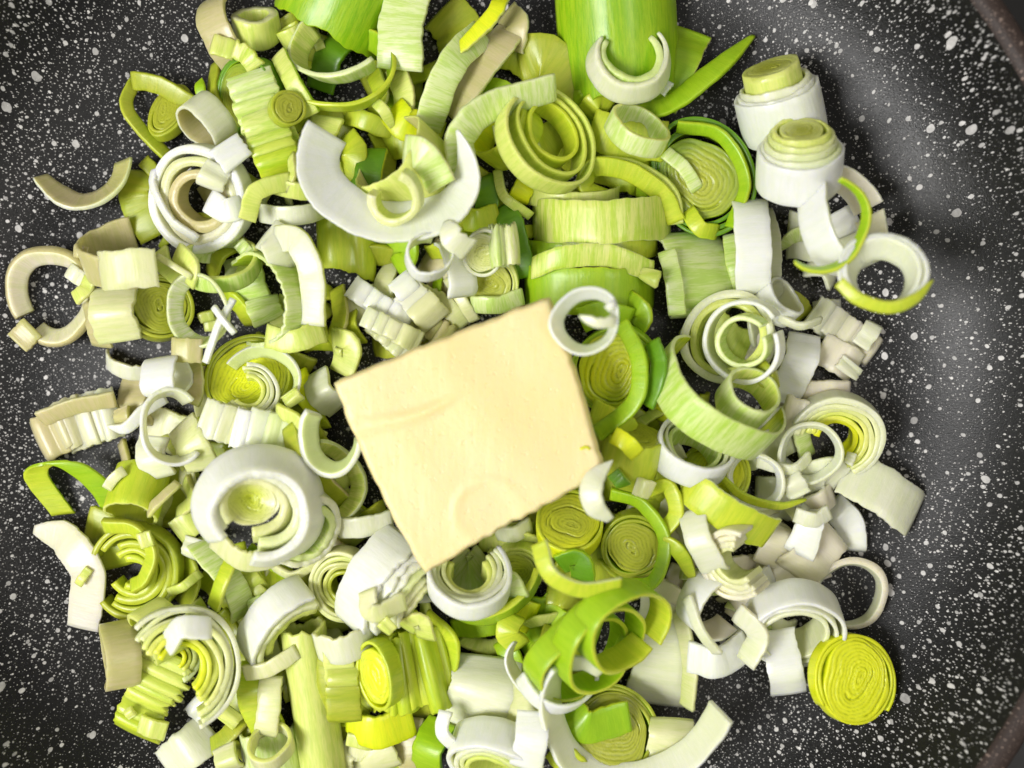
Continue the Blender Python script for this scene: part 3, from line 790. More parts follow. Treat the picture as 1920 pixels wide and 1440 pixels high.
# ---- bottom cream chunk and neighbours
strip([(945, 1200), (960, 1240), (968, 1285)], 46, 'GLG', "lime leaf corner behind the thin white crescent near the bottom", lean=20, tp=(0, .7))
strip([(920, 1235), (905, 1300), (880, 1380)], 130, 'NCN', "big cream leek sheet with a frayed top at the bottom centre", lean=10, zb=34, t=10, fr=.1)
strip([(985, 1270), (990, 1350), (950, 1440)], 84, 'CNC', "cream fold on the right side of the big cream sheet", lean=30, zb=30, t=9)
nest(930, 1415, 72, 4, 10, 62, 42, 250, 0, 360, 'W', 'Y', "white leek ring with yellow inside at the bottom edge", t=9, slip=3, e=1.15)
strip([(1000, 1335), (995, 1390), (985, 1440)], 62, 'W', "white slab at the bottom edge right of the big cream sheet", lean=10, zb=16)
strip([(835, 1335), (828, 1370), (850, 1400)], 26, 'W', "small white corner at the left side of the big cream sheet", lean=20, zb=10)
# ---- centre bottom, under the green loops
coin(1145, 1375, 90, 46, 18, 60, 'OGO', 'O', "olive green leek coin at the bottom under the bright green loops", n=3, pitch=7)
strip([(1060, 1330), (1100, 1360), (1180, 1345)], 66, 'GOL', "flat green leaf over the olive coin at the bottom", lean=12)
strip([(1040, 1400), (1080, 1440)], 60, 'LOL', "lime leaf at the bottom edge left of the olive coin", lean=20)
strip([(1230, 1095), (1262, 1115), (1275, 1135)], 40, 'PN', "beige curl end above the tall cream cone", lean=35)
strip([(1262, 1350), (1255, 1400), (1250, 1450)], 84, 'CPC', "cream leek piece at the bottom edge below the tall cream cone", lean=10)
ring(1192, 1365, 165, 62, 22, 262, -115, 97, 'WNW', "long white arc sweeping along the bottom edge around the olive coin", t=11, e=1.0, fl=.55, tp=(0, 0))
strip([(1236, 1115), (1246, 1215), (1240, 1340)], 64, 'NCN', "tall cream cone-shaped leek piece right of the bright green loops", lean=8, zb=40, w2=120, t=10, tp=(.3, 0))
strip([(1275, 1150), (1292, 1240), (1290, 1330)], 34, 'CPC', "right side fold of the tall cream cone", lean=50, zb=20)
# ---- lower right
ring(1595, 1112, 60, 26, 12, 210, 40, 330, 'PNP', "thin beige open ring at the right edge of the pile, lower right", t=13, fl=.4, tp=(.5, .3))
coin(1600, 1275, 84, 30, 16, 20, 'TLT', 'T', "bright acid yellow leek coin alone at the lower right of the pile", n=2, e=1.08, pitch=7, gap=(-60, 190))
strip([(1420, 1040), (1450, 1080), (1505, 1120)], 60, 'PN', "dull cream layer in shade above the white flower-like ring", lean=15)
strip([(1425, 1100), (1450, 1085)], 60, 'W', "bright white square left above the white flower-like ring", lean=15, zb=12)
nest(1512, 1185, 84, 3, 11, 66, 34, 268, 0, 360, 'W', 'N', "white flower-like nested ring at the lower right beside the yellow coin", t=7, slip=-3, drift=(3, -4))
strip([(1455, 1180), (1465, 1240), (1480, 1300)], 66, 'W', "wide white tail hanging from the white flower-like ring", lean=8, zb=20)
ring(1338, 1132, 72, 60, 38, 325, 0, 350, 'WPN', "white spiral ring left of the white flower-like ring", t=7, sp=-16)
strip([(1288, 1120), (1310, 1180), (1345, 1225)], 24, 'N', "thin curved cream shaving at the lower left of the white spiral ring", lean=50)
strip([(1290, 1235), (1345, 1240), (1400, 1210)], 60, 'W', "white band with square ends below the white spiral ring", lean=12, zb=22, t=8)
strip([(1385, 1150), (1420, 1190), (1400, 1245)], 44, 'NP', "cream arc between the white spiral ring and the flower-like ring", lean=40)
# ---- right middle
strip([(1528, 590), (1575, 585)], 50, 'NP', "grey white square, upper piece of the stepped slabs at the right edge", lean=8, zb=5)
shingle(1580, 620, -35, 4, 30, 54, 58, 'N', "stepped stack of grey white slabs at the right edge of the pile", t=10, c1='P')
strip([(1640, 608), (1612, 650)], 34, 'N', "pale bar at the right end of the stepped slabs", lean=10, zb=5)
strip([(1535, 650), (1605, 690)], 62, 'PN', "cream slab right of the slanted white bar", lean=8, zb=8)
strip([(1585, 700), (1600, 680)], 50, 'NP', "small cream square, lowest of the stepped slabs at the right", lean=12, zb=5)
strip([(1505, 735), (1590, 735)], 44, 'PCP', "peach coloured leek block below the slanted white bar", lean=10, zb=10, t=14)
strip([(1470, 770), (1520, 790)], 66, 'P', "peach leek layer left of the open white and yellow slice at the right", lean=20)
nest(1572, 812, 82, 6, 9, 48, 20, 250, 50, 275, 'N', 'T', "open horseshoe of white layers with a yellow inside at the right edge", t=9.5, slip=-2, jit=10)
strip([(1598, 850), (1590, 870)], 18, 'N', "short thin white tail at the lower end of the open horseshoe", lean=30, zb=3)
strip([(1500, 905), (1545, 885), (1580, 900)], 66, 'NPN', "cream layers under the two thin rings at the right", lean=25)
strip([(1520, 950), (1560, 925)], 46, 'PN', "small cream wedge right of the thin rings", lean=20)
ring(1650, 925, 92, 88, 78, 240, 128, 232, 'NCN', "broad white and cream leek band at the right edge, resting on the bare pan", t=9)
strip([(1560, 945), (1590, 985), (1595, 1030)], 56, 'WNW', "small bright white band below the broad white band at the right", lean=20, zb=16, t=9)
strip([(1440, 1060), (1465, 1010), (1470, 990)], 66, 'PNP', "cream sheet behind the white knotted scrap at right", lean=15)
strip([(1490, 1075), (1525, 1035), (1560, 995)], 88, 'PNP', "peach leek sheet below the white knotted scrap at the right", lean=12, zb=20)
strip([(1520, 960), (1515, 990), (1500, 1040)], 44, 'WP', "white knotted scrap over the peach leek sheet", lean=20, w2=60)
strip([(1490, 965), (1525, 975), (1555, 960)], 30, 'N', "small white crosspiece of the knotted scrap", lean=20, zb=6)
nest(1378, 1050, 64, 4, 10, 60, 40, 200, -120, 120, 'P', 'C', "peach nested arcs between the lime band and the white spiral ring", t=11)
ring(1322, 1013, 62, 50, 68, 20, 110, 260, 'NPN', "cream rounded band left of the peach nested arcs", t=9)
# ---- upper right
nest(1464, 192, 76, 3, 8, 80, 62, 112, 0, 360, 'W', 'N', "bright white leek slice with a pale yellow plug pushed out of its top", t=7.6, slip=9, core='YO', core_h=122, sq=.02)
nest(1506, 300, 76, 5, 7, 74, 52, 97, 0, 360, 'W', 'Y', "cone-shaped leek slice with white side and yellow top at upper right", t=7.2, slip=10, core='YO', core_h=56, sq=.02)
coin(1342, 308, 95, 50, 14, 210, 'DGD', 'O', "big green leek coin with an olive heart at the upper right", n=3, e=1.2, pitch=8, dr=9, drift=(3, 0))
strip([(1300, 205), (1380, 225), (1425, 310), (1400, 395)], 26, 'GL', "outer green layer peeling round the right of the big green coin", lean=52, zb=10)
strip([(1290, 395), (1310, 430), (1345, 435)], 30, 'LG', "small green layer end below the big green coin", lean=20)
ring(1305, 515, 96, 118, 72, 186, 130, 240, 'VYV', "wide pale green leek sheet left of the white bands at the right", t=9)
strip([(1250, 470), (1262, 530), (1270, 590)], 34, 'VYV', "beige end flap of the wide pale green sheet", lean=15, zb=10)
strip([(1368, 440), (1372, 500), (1395, 560)], 26, 'VL', "narrow pale green edge beside the white bands at the right", lean=20)
strip([(1440, 560), (1480, 570), (1505, 595)], 50, 'OYO', "olive leaf under the small white ring at the right", lean=10)
ring(1464, 470, 92, 62, 84, 4, 95, 265, 'NPN', "second white leek band standing beside the brightest one at the right", t=10)
ring(1407, 472, 96, 64, 84, 3, 95, 265, 'WWN', "brightest wide white leek band at the upper right of the pile", t=10)
strip([(1560, 400), (1582, 440)], 70, 'W', "white block inside the big white loop at the upper right", lean=8, zb=6)
ring(1578, 415, 98, 66, 40, 28, 0, 352, 'WPN', "big white loop leaning right under the thin green arc at upper right", t=8, sp=-8, dz=6)
ring(1562, 423, 84, 22, 8, 300, -65, 130, 'LGL', "thin lime green arc lying over the big white loop at the right", t=11, fl=.4, tp=(.2, .4), p=97)
nest(1648, 512, 66, 2, 8, 62, 24, 130, 0, 360, 'W', 'W', "round white leek ring with the dark pan showing through at the right edge", t=8, fl=.34)
strip([(1572, 528), (1608, 562), (1662, 577), (1712, 560), (1750, 524)], 24, 'LGL', "thin green curved strip below the round white ring, pointing off the pile", lean=25, zb=16, p=97, tp=(0, .9))
ring(1522, 548, 40, 44, 52, 46, 0, 360, 'WNW', "small white ring between the white bands and the stepped slabs", t=7)
strip([(1455, 592), (1495, 612), (1540, 600)], 16, 'N', "thin white shaving curving right from the nested ring", lean=45)
nest(1364, 632, 80, 2, 15, 40, 20, 170, 0, 360, 'N', 'Y', "beige backing rings behind the white spiral ring at centre right", t=14, slip=-1)
strip([(1420, 690), (1440, 712), (1455, 705)], 40, 'OY', "olive scrap below the white spiral ring at centre right", lean=20)
nest(1395, 640, 76, 2, 27, 48, 30, 200, -160, 180, 'W', 'V', "white spiral ring with yellow green inside at centre right", t=8, sp=-8, jit=4)
strip([(1510, 628), (1492, 688), (1462, 752)], 62, 'WPN', "slanted white bar at the right, ending above the peach block", lean=10, zb=22, t=10)
# ---- centre right: striped band etc
strip([(1240, 720), (1255, 755), (1245, 790)], 66, 'TOO', "dull olive leaf left of the big pale striped band", lean=20)
ring(1432, 832, 58, 64, 76, 110, 110, 250, 'NPN', "white leek band under the end of the striped band", t=7)
ring(1520, 850, 52, 34, 14, 200, 0, 360, 'NWN', "thin white ring at the right between the horseshoe and the round ring", t=8, fl=.3)
strip([(1420, 868), (1480, 880), (1518, 856)], 22, 'N', "cream curled shaving in front of the thin white ring", lean=30)
strip([(1480, 895), (1500, 930)], 44, 'N', "pale square piece right of the lower thin ring", lean=15, zb=6)
coin(1340, 890, 66, 40, 20, 120, 'LTL', 'T', "lime leek piece below the bright white drum at centre right", n=2)
ring(1418, 903, 48, 30, 8, 200, 0, 360, 'NWN', "lower thin white ring with a lime leaf showing inside it", t=8, fl=.3)
ring(1367, 952, 108, 66, 70, 60, 125, 235, 'LVV', "pale lime leek band sweeping from under the white drum to the right", t=8, vein=.5)
strip([(1345, 888), (1390, 930), (1455, 948), (1512, 938)], 16, 'LG', "thin green curved strip lying over the lower thin ring", lean=30, tp=(.3, .7))
nest(1300, 845, 66, 3, 9, 56, 44, 72, 0, 360, 'W', 'V', "bright white leek drum with a sunken end at centre right", t=7, slip=-7, e=1.05)
ring(1402, 748, 52, 58, 44, 60, 0, 360, 'VYV', "short pale green tube inside the right end of the striped band", t=8)
ring(1346, 745, 120, 72, 60, 52, 60, 305, 'VLV', "big pale green striped band slanting down to the right at centre right", t=8, vein=1.0, e=1.1, p=96)
# ---- top
strip([(975, 110), (1030, 110), (1110, 180)], 80, 'OGO', "dark olive leaf between the loops and the big green sheet at the top", lean=14)
strip([(1100, 210), (1120, 195), (1140, 205)], 44, 'LO', "lime leaf tip under the cream hook at the top", lean=10)
strip([(1300, 60), (1270, 120), (1232, 200)], 74, 'GLY', "lime green slab edge right of the big green sheet at the top", lean=14, zb=16)
ring(1155, 56, 106, 215, 70, 96, 100, 262, 'GLG', "big green curved leek sheet at the top edge of the photo", t=7, vein=1.0)
strip([(1110, 240), (1170, 265), (1250, 265)], 74, 'LGL', "lime leaf under the pale ring band near the top", lean=12)
strip([(1255, 155), (1240, 175)], 16, 'W', "tiny white scrap above the long green strip at the top", lean=15, zb=3, fr=.5)
nest(1178, 128, 72, 2, 14, 44, 14, 80, 65, 330, 'N', 'V', "cream hook-shaped leek piece lying on the big green sheet", t=13, slip=-4, fl=-.3, tp=(0, .4))
strip([(1178, 212), (1260, 190), (1340, 130), (1418, 58)], 46, 'GLG', "long fresh green strip reaching up to the right at the top of the pile", lean=38, zb=34, t=9, tp=(0, .8), side=-1)
strip([(1248, 285), (1280, 315), (1308, 355)], 26, 'V', "short pale strip lying across the left side of the big green coin", lean=5, zb=10)
ring(1195, 245, 56, 40, 52, 62, 0, 360, 'VVY', "pale ring band with its hollow up, between the hook and the loops", t=9, e=1.05)
strip([(1098, 340), (1122, 295), (1195, 298), (1262, 340), (1280, 398)], 34, 'YLY', "paler rear loop of the pair right of the ribbed bands", lean=32, zb=26)
strip([(1150, 372), (1100, 352), (1108, 316), (1170, 322), (1238, 362), (1270, 412)], 36, 'LYL', "lime front loop of the pair right of the ribbed bands", lean=28, zb=34)
ring(1074, 372, 86, 34, 70, 88, 110, 250, 'YLY', "short lime band on top of the ribbed column at centre right", t=7)
ring(1082, 468, 98, 36, 80, 90, 100, 260, 'GLG', "thin dark lime layer edge in the ribbed column", t=6)
ring(1120, 455, 110, 50, 82, 90, 100, 260, 'LGL', "lime band just below the widest ribbed band", t=7)
ring(1128, 413, 128, 76, 84, 92, 98, 262, 'YLV', "widest pale ribbed band across the top of the ribbed column", t=8, vein=1.0)
ring(1105, 540, 112, 84, 76, 92, 96, 268, 'GGL', "fresh green band at the foot of the ribbed column", t=8)
strip([(1180, 560), (1205, 590), (1195, 615)], 40, 'GL', "green curled end below the foot of the ribbed column", lean=35)
strip([(998, 500), (1060, 482), (1140, 480), (1225, 508)], 44, 'YLV', "curved pale ribbed strip lying over the green band", lean=22, zb=30, vein=1.0, t=9, wdir=(0.05, -1, .25))
strip([(1222, 505), (1215, 530)], 40, 'Y', "pale right end of the curved ribbed strip", lean=30, zb=3)
# ---- spiral rings
ring(950, 250, 60, 60, 50, 150, 0, 360, 'LTL', "acid lime leek piece inside the spiral loops at the top centre", t=9)
strip([(905, 335), (915, 365), (910, 405)], 44, 'DG', "deep green strip between the white crescent and the spiral loops", lean=10)
strip([(855, 405), (895, 415), (935, 400)], 44, 'LTL', "lime leaf edge just right of the white crescent's tip", lean=20)
strip([(945, 385), (965, 440), (985, 520)], 46, 'DGD', "long deep green strip running down above the butter slab", lean=14)
strip([(970, 375), (985, 350), (1000, 330)], 40, 'TL', "lime scrap between the hanging thin strip and the ribbed column", lean=20)
nest(1022, 262, 92, 3, 20, 46, 34, 30, -10, 350, 'Y', 'L', "nested pale green spiral loops near the top centre", t=7, slip=-5, drift=(8, 4), e=1.1, jit=4)
strip([(932, 318), (945, 370), (995, 405)], 18, 'YV', "thin pale hanging strip below the spiral loops", lean=25, zb=14)
# ---- top centre
strip([(830, 20), (860, 60), (870, 120)], 90, 'OGO', "olive green inner leek wall behind the yellow strip at the top", lean=10)
strip([(660, 60), (620, 110), (600, 170)], 60, 'DGD', "dark green leaf seen inside the big lime loop", lean=20)
strip([(740, 120), (760, 190), (740, 230)], 46, 'YB', "pale upright scrap between the lime loop and the wide white ribbed band", lean=30)
strip([(700, 135), (715, 180), (700, 215)], 34, 'LV', "small pale green scrap right of the big lime loop", lean=30)
strip([(650, 215), (700, 235), (745, 258)], 36, 'LGL', "green leaf with a sharp point right of the lime loop's foot", lean=15, tp=(0, .9))
strip([(735, 205), (760, 235), (790, 235)], 60, 'TOL', "acid yellow scrap left of the narrow white ribbed band", lean=14)
strip([(695, 188), (718, 205), (738, 238)], 22, 'YV', "small lens-shaped pale leaf right of the big lime loop", lean=10, tp=(.8, .5))
ring(650, -28, 108, 180, 70, 60, 110, 262, 'GLG', "large lime green sheet at the top edge left of the white ribbed band", t=7, vein=1.0)
ring(620, 92, 80, 46, 28, 120, 20, 200, 'VYV', "pale arc forming the left side of the loops at the top", t=11, fl=.4, e=1.1)
ring(640, 130, 84, 44, 24, 100, 80, 330, 'LGL', "big lime U-shaped loop at the top of the pile", t=10, fl=.4, e=1.05)
strip([(522, 100), (548, 150), (585, 215)], 36, 'YLG', "lime strip running down between the ribbed stack and the big loop", lean=25)
coin(538, 205, 34, 26, 30, 0, 'OYO', 'O', "small olive round piece right of the ribbed yellow stack", n=1, pitch=5)
strip([(950, 20), (968, 50), (960, 90)], 50, 'BN', "dull beige scrap at the top right end of the leaning bands", lean=25, fr=.2)
strip([(962, 55), (910, 125), (842, 215)], 62, 'BYC', "beige green leaning band, rightmost of the three at the top", lean=22, zb=30, t=9)
strip([(905, 60), (850, 130), (800, 240)], 56, 'VYV', "narrow white ribbed leaning band, middle one of the three at the top", lean=20, zb=40, vein=.8, t=9, side=-1)
strip([(945, -10), (920, 40), (850, 105)], 30, 'TLY', "bright yellow strip lying over the middle leaning band at the top", lean=15, zb=20, tp=(0, .4), fr=.2)
strip([(785, -50), (757, 30), (750, 130)], 88, 'VYV', "wide white ribbed band at the top edge of the photo", lean=12, zb=26, vein=.8, t=9)
strip([(868, 318), (862, 262), (915, 205), (1040, 160)], 60, 'VYV', "pale ribbed band curling from below the leaning bands to the spiral loops", lean=25, lean2=50, zb=30, vein=.8, t=9)
# ---- ribbed yellow stack and around the white crescent
strip([(600, 205), (585, 260), (605, 330)], 66, 'YLY', "yellow green curved piece left of the big white crescent", lean=20)
strip([(645, 255), (665, 290), (645, 340)], 50, 'LYL', "lime bump showing inside the left arm of the white crescent", lean=15)
strip([(700, 280), (690, 340), (660, 380)], 56, 'DGL', "green leaf in shade inside the white crescent", lean=15)
ring(760, 315, 84, 96, 56, 140, 40, 300, 'YBY', "translucent pale green cone inside the white crescent", t=6)
strip([(760, 280), (800, 300), (830, 350)], 60, 'VB', "pale green fold right of the translucent cone", lean=25)
strip([(555, 260), (570, 320), (600, 350)], 40, 'YV', "pale wedge between the ribbed stack and the white crescent", lean=25)
shingle(500, 238, -72, 7, 24, 60, 84, 'V', "ribbed stack of yellow green layers at the upper left of the pile", t=9, c1='L', wj=.06, tiltup=24)
strip([(545, 290), (550, 330), (535, 355)], 20, 'YB', "thin pale layer end right under the ribbed stack", lean=40)
# ---- white stack upper left
nest(378, 372, 92, 3, 21, 44, 22, 230, 0, 360, 'W', 'B', "big white curled leek stack at the upper left of the pile", t=19, slip=1, drift=(-2, 3))
strip([(290, 318), (288, 350), (320, 410), (370, 448)], 18, 'W', "thin frayed white edge round the left of the white curled stack", lean=45, zb=6, fr=.4)
strip([(470, 330), (440, 290)], 62, 'W', "large white square above right on the white curled stack", lean=8, zb=8, at=(433, 288))
strip([(392, 350), (412, 310)], 52, 'N', "middle white square on the white curled stack", lean=10, zb=8)
strip([(392, 375), (425, 395), (455, 385)], 46, 'WN', "lower white square with torn corner on the white curled stack", lean=10, zb=8, fr=.2)
ring(388, 228, 47, 56, 64, 228, 0, 360, 'NBN', "greyish white short tube above the white curled stack at upper left", t=7)
# ---- centre left
strip([(505, 345), (560, 360), (612, 355)], 34, 'YB', "dull yellow strip behind the thin half ring left of the crescent", lean=35)
ring(553, 395, 58, 36, 66, 94, 60, 300, 'NVN', "thin white half ring lying on its side left of the crescent's foot", t=7, e=1.15)
strip([(462, 412), (485, 362), (546, 338)], 34, 'YVY', "pale yellow green curl at the right of the white curled stack", lean=25, zb=16)
strip([(598, 440), (655, 450), (700, 470)], 120, 'LGL', "wide acid green leek sheet below the white crescent", lean=8, zb=26, t=7, wdir=(0.0, -1, .12))
strip([(730, 440), (760, 470), (745, 500)], 66, 'GDG', "dark green hollow piece right of the acid green sheet", lean=35)
strip([(632, 540), (640, 600), (620, 640)], 40, 'OB', "dim olive strip in the gap left of the white cube cluster", lean=40)
strip([(480, 640), (540, 670), (585, 690)], 40, 'OY', "olive layer below the yellow frayed sheet at centre left", lean=30)
ring(520, 560, 86, 90, 40, 190, 60, 300, 'VLV', "yellow green frayed cup left of the tall white bent strip", t=8, fr=.15)
strip([(505, 600), (490, 560)], 62, 'VY', "pale green square at the left of the yellow frayed cup", lean=10, zb=8)
strip([(500, 630), (550, 640), (605, 620)], 44, 'YVY', "frayed yellow strip below the tall white bent strip", lean=10, fr=.3)
strip([(545, 500), (520, 450), (500, 440)], 66, 'NV', "pale inner sheet behind the tall white bent strip", lean=20, zb=20)
strip([(515, 445), (562, 455), (588, 520), (585, 608)], 50, 'NCY', "tall white bent leek strip at centre left, yellow at its lower end", lean=14, zb=34, t=9)
ring(728, 340, 124, 92, 8, 270, -114, 116, 'WWW', "big white crescent of leek with an upturned inner face, upper left of the butter", t=8, fl=.82, e=1.08, tp=(.05, .93), kind='leek_crescent', p=97)
ring(742, 370, 44, 40, 26, 250, -80, 180, 'CYC', "small yellow cream curl held inside the white crescent", t=16)
# ---- centre top, around the fan
ring(805, 482, 42, 34, 24, 60, 20, 320, 'WVW', "thin frayed white curl left of the fan-shaped slice", t=6, fr=.4)
strip([(775, 540), (830, 570), (870, 610)], 36, 'CB', "pale splintered strips under the fan-shaped slice", lean=15, fr=.4)
strip([(840, 520), (870, 570), (890, 600)], 22, 'CN', "single long splinter left of the yellow half coin above the butter", lean=20, fr=.3)
coin(915, 525, 58, 34, 20, 260, 'YCY', 'O', "yellow half coin peeking out above the butter slab", n=2, pitch=5)
strip([(885, 570), (935, 572), (980, 555)], 34, 'VCV', "small pale band lying just above the top of the butter slab", lean=25, zb=12, t=9)
ring(855, 505, 55, 58, 60, 190, 120, 260, 'WCW', "bright white rounded side of the fan-shaped slice", t=9)
strip([(835, 415), (850, 450), (880, 470)], 46, 'NV', "frayed strand pointing up left from the fan-shaped slice", lean=15, tp=(.8, 0), fr=.4)
coin(905, 465, 46, 22, 22, 250, 'NVN', 'Y', "fan-shaped pale leek slice with a ragged right edge above the butter", n=1, pitch=4, e=.85)
shingle(945, 460, 5, 3, 10, 30, 70, 'V', "ragged feathered edge right of the fan-shaped slice", t=6, fr=.7, c1='C')
# ---- cube cluster above the butter
strip([(700, 640), (760, 640), (800, 600)], 60, 'OB', "olive layer below the cluster of white cubes", lean=15)
shingle(790, 600, -35, 6, 20, 26, 50, 'C', "tan stepped splinters between the white cubes and the butter", t=12, c1='B', fr=.2)
shingle(750, 645, -38, 5, 22, 44, 40, 'C', "row of cream steps along the upper left edge of the butter", t=12, c1='N')
shingle(712, 572, -35, 4, 26, 46, 44, 'W', "left row of small white cubes in the cluster above the butter", t=14, wj=.2)
shingle(735, 618, -25, 4, 24, 44, 40, 'N', "lower row of pale cubes in the cluster above the butter", t=14, c1='C', wj=.2)
shingle(785, 565, -50, 3, 28, 52, 56, 'W', "right hand white squares in the cluster above the butter", t=12, c1='C', wj=.15)
strip([(555, 700), (575, 740), (610, 770)], 44, 'TLT', "acid lime leaf between the yellow flower coin and the butter corner", lean=12)
strip([(590, 700), (605, 740), (635, 765)], 56, 'NC', "cream lump under the left corner of the butter slab", lean=20)
strip([(625, 640), (655, 650), (640, 700)], 54, 'YVY', "pale yellow green curl above the left corner of the butter slab", lean=20, zb=22)
# ---- flower coin
coin(455, 710, 82, 34, 14, 100, 'LYL', 'T', "yellow flower-like leek coin at centre left with a torn edge", n=2, dome=-.1)
nest(472, 735, 52, 4, 8, 30, 14, 60, 150, 400, 'N', 'Y', "small cream spiral lying in the lower half of the flower-like coin", t=7)
ring(495, 700, 66, 30, 10, 120, -150, 30, 'WVW', "white crescent round the upper right of the flower-like coin", t=9, fl=.6, tp=(.2, .2))
strip([(540, 735), (555, 755)], 36, 'YC', "tiny cream square right of the flower-like coin", lean=10, zb=3)
# ---- white curl, left
strip([(288, 818), (285, 850), (300, 893)], 60, 'NP', "lower left cream band hanging from the white curl at left", lean=12, zb=14)
ring(318, 800, 52, 50, 26, 0, 50, 320, 'WNW', "white curled ring at left between the cream bands", t=9, fl=.25, e=1.25)
strip([(340, 795), (368, 835), (382, 880)], 66, 'CNC', "cream rectangular band right of the white curl at left", lean=10, zb=18)
strip([(203, 800), (240, 803), (275, 770), (310, 745)], 24, 'WN', "thin white blade with a pointed tip sticking out left of the white curl", lean=30, tp=(.8, 0), zb=14)
# ---- steps centre left
strip([(430, 840), (480, 860), (530, 840)], 56, 'CB', "cream under layer below the row of white steps at centre left", lean=20)
shingle(432, 795, -20, 3, 30, 52, 70, 'N', "left group of white steps below the flower-like coin", t=12, c1='C')
shingle(498, 812, -14, 3, 30, 60, 76, 'W', "right group of white ribbed steps below the flower-like coin", t=12, c1='V')
strip([(520, 770), (560, 790), (572, 830)], 34, 'YL', "lime arc right of the white steps at centre left", lean=40)
# ---- between onion and butter
strip([(560, 850), (600, 900), (640, 950)], 60, 'OYB', "olive layers in shade between the onion-like piece and the butter", lean=25)
strip([(540, 800), (560, 850), (600, 870)], 36, 'OY', "olive curl left of the white hook by the butter", lean=35)
strip([(575, 880), (600, 940), (640, 985)], 40, 'BYB', "dull arc just right of the onion-like piece", lean=40)
ring(640, 905, 74, 42, 26, 10, -80, 80, 'VYV', "pale yellow arc along the left edge of the butter slab", t=11, fl=.4)
ring(620, 832, 52, 40, 14, 200, -70, 160, 'WVW', "white hook-shaped curl touching the left edge of the butter slab", t=12, fl=.5, e=1.1)
strip([(690, 975), (720, 955)], 40, 'OL', "olive gap piece below the pale yellow arc near the butter", lean=25)
# ---- small pieces left of the onion
strip([(345, 900), (362, 935), (330, 965)], 30, 'YB', "thin yellow curl left of the onion-like piece", lean=45)
strip([(335, 905), (300, 940), (280, 960)], 24, 'BY', "thin dull arc between the olive tube and the onion-like piece", lean=45)
strip([(330, 1000), (368, 975)], 50, 'YLV', "pale yellow rectangle lower left of the onion-like piece", lean=8, zb=8)
strip([(385, 1000), (375, 1035)], 40, 'NC', "cream tab under the lower left of the onion-like piece", lean=8, zb=6)
strip([(372, 1062), (400, 1050)], 22, 'C', "small cream finger left of the pale bands below the onion-like piece", lean=5, zb=4, t=12)
# ---- below onion
strip([(600, 1050), (585, 1100), (620, 1150)], 60, 'OYB', "olive yellow layer right of the bright white wedge", lean=15)
strip([(520, 1110), (470, 1110), (430, 1160)], 60, 'LO', "olive green shade piece below the pale bands", lean=20)
shingle(480, 1080, -60, 4, 26, 60, 26, 'L', "lime matchsticks below the onion-like piece", t=8, c1='Y', fan=8)
ring(412, 1085, 84, 46, 60, 210, 110, 260, 'VLV', "pale green white band curving down left below the onion-like piece", t=9)
strip([(440, 1040), (420, 1090), (400, 1140)], 30, 'LY', "lime inner band beside the pale green white band", lean=30)
strip([(462, 1030), (500, 1060), (540, 1088)], 18, 'GT', "bright lime matchstick crossing below the onion-like piece", lean=0, zb=10, t=10)
strip([(505, 1060), (555, 1078), (605, 1045), (615, 1010)], 18, 'CYC', "thin cream U-shaped curl below the onion-like piece", lean=35)
strip([(475, 1120), (490, 1150)], 34, 'V', "small pale ribbed scrap left of the bright white wedge", lean=10, zb=5, vein=1)
nest(650, 1095, 66, 5, 9, 40, 16, 240, 0, 360, 'C', 'O', "dull yellow ring slice below left of the bright white wide layers", t=8, slip=-2)
nest(520, 1165, 104, 3, 17, 66, 54, 318, 125, 232, 'W', 'Y', "bright white crescent wedge with yellow inside at lower left centre", t=12, slip=-3)
# ---- onion-like
nest(562, 985, 66, 2, 14, 64, 44, 330, -130, 130, 'N', 'V', "white outer layers peeking out right below the onion-like piece", t=13.5, fr=.15)
strip([(400, 1010), (470, 1050), (540, 1035)], 50, 'CNC', "cream frayed skirt below the onion-like piece", lean=35, fr=.25)
nest(484, 948, 104, 3, 17, 80, 16, 330, -68, 252, 'W', 'C', "big white onion-like leek slice with a hollow yellow heart at left centre", t=18, slip=-2, e=.88, fl=-.45, drift=(-9, 3), dw=-4, core='CL', core_h=40, core_z=-26, core_slope=.55)
# ---- below butter
strip([(630, 990), (690, 985), (735, 975)], 42, 'NV', "pale band along the lower left edge of the butter slab", lean=20)
strip([(830, 1090), (800, 1110), (740, 1110)], 36, 'WN', "white tail joining the wide white layers and the white half ring", lean=25)
nest(720, 1090, 112, 6, 12, 84, 60, 328, 128, 236, 'W', 'C', "wide bright white layers fanned below the lower left of the butter", t=11, slip=9, jit=5, fr=.12)
strip([(690, 1110), (700, 1150), (760, 1130)], 40, 'CN', "cream torn flap under the wide bright white layers", lean=30, fr=.3)
strip([(760, 1180), (790, 1165), (800, 1200)], 40, 'YB', "dull yellow scrap above the nested lime slice", lean=30)
strip([(720, 1180), (735, 1165)], 30, 'Y', "tiny pale square between the torn flap and the nested lime slice", lean=10, zb=4)
coin(972, 1065, 50, 36, 20, 240, 'YVY', 'L', "small ring slice with a green heart right of the white half ring", n=2)
strip([(930, 1000), (965, 1000), (995, 985)], 34, 'NV', "pale strip end under the lower edge of the butter slab", lean=30)
strip([(925, 1110), (950, 1140), (1000, 1160)], 66, 'TGL', "bright lime wedge inside the long green arc", lean=12, tp=(.5, 0))
ring(895, 1118, 124, 56, 22, 90, 112, 248, 'GGL', "long green arc with a thick cut edge left of the bright green loops", t=13, fl=-.1)
strip([(935, 1100), (955, 1085), (975, 1120)], 40, 'V', "small pale translucent scrap beside the ring slice with green heart", lean=30)
strip([(850, 1050), (880, 1075), (915, 1050)], 70, 'VYV', "pale green layer seen inside the white bowl below the butter", lean=12, zb=10)
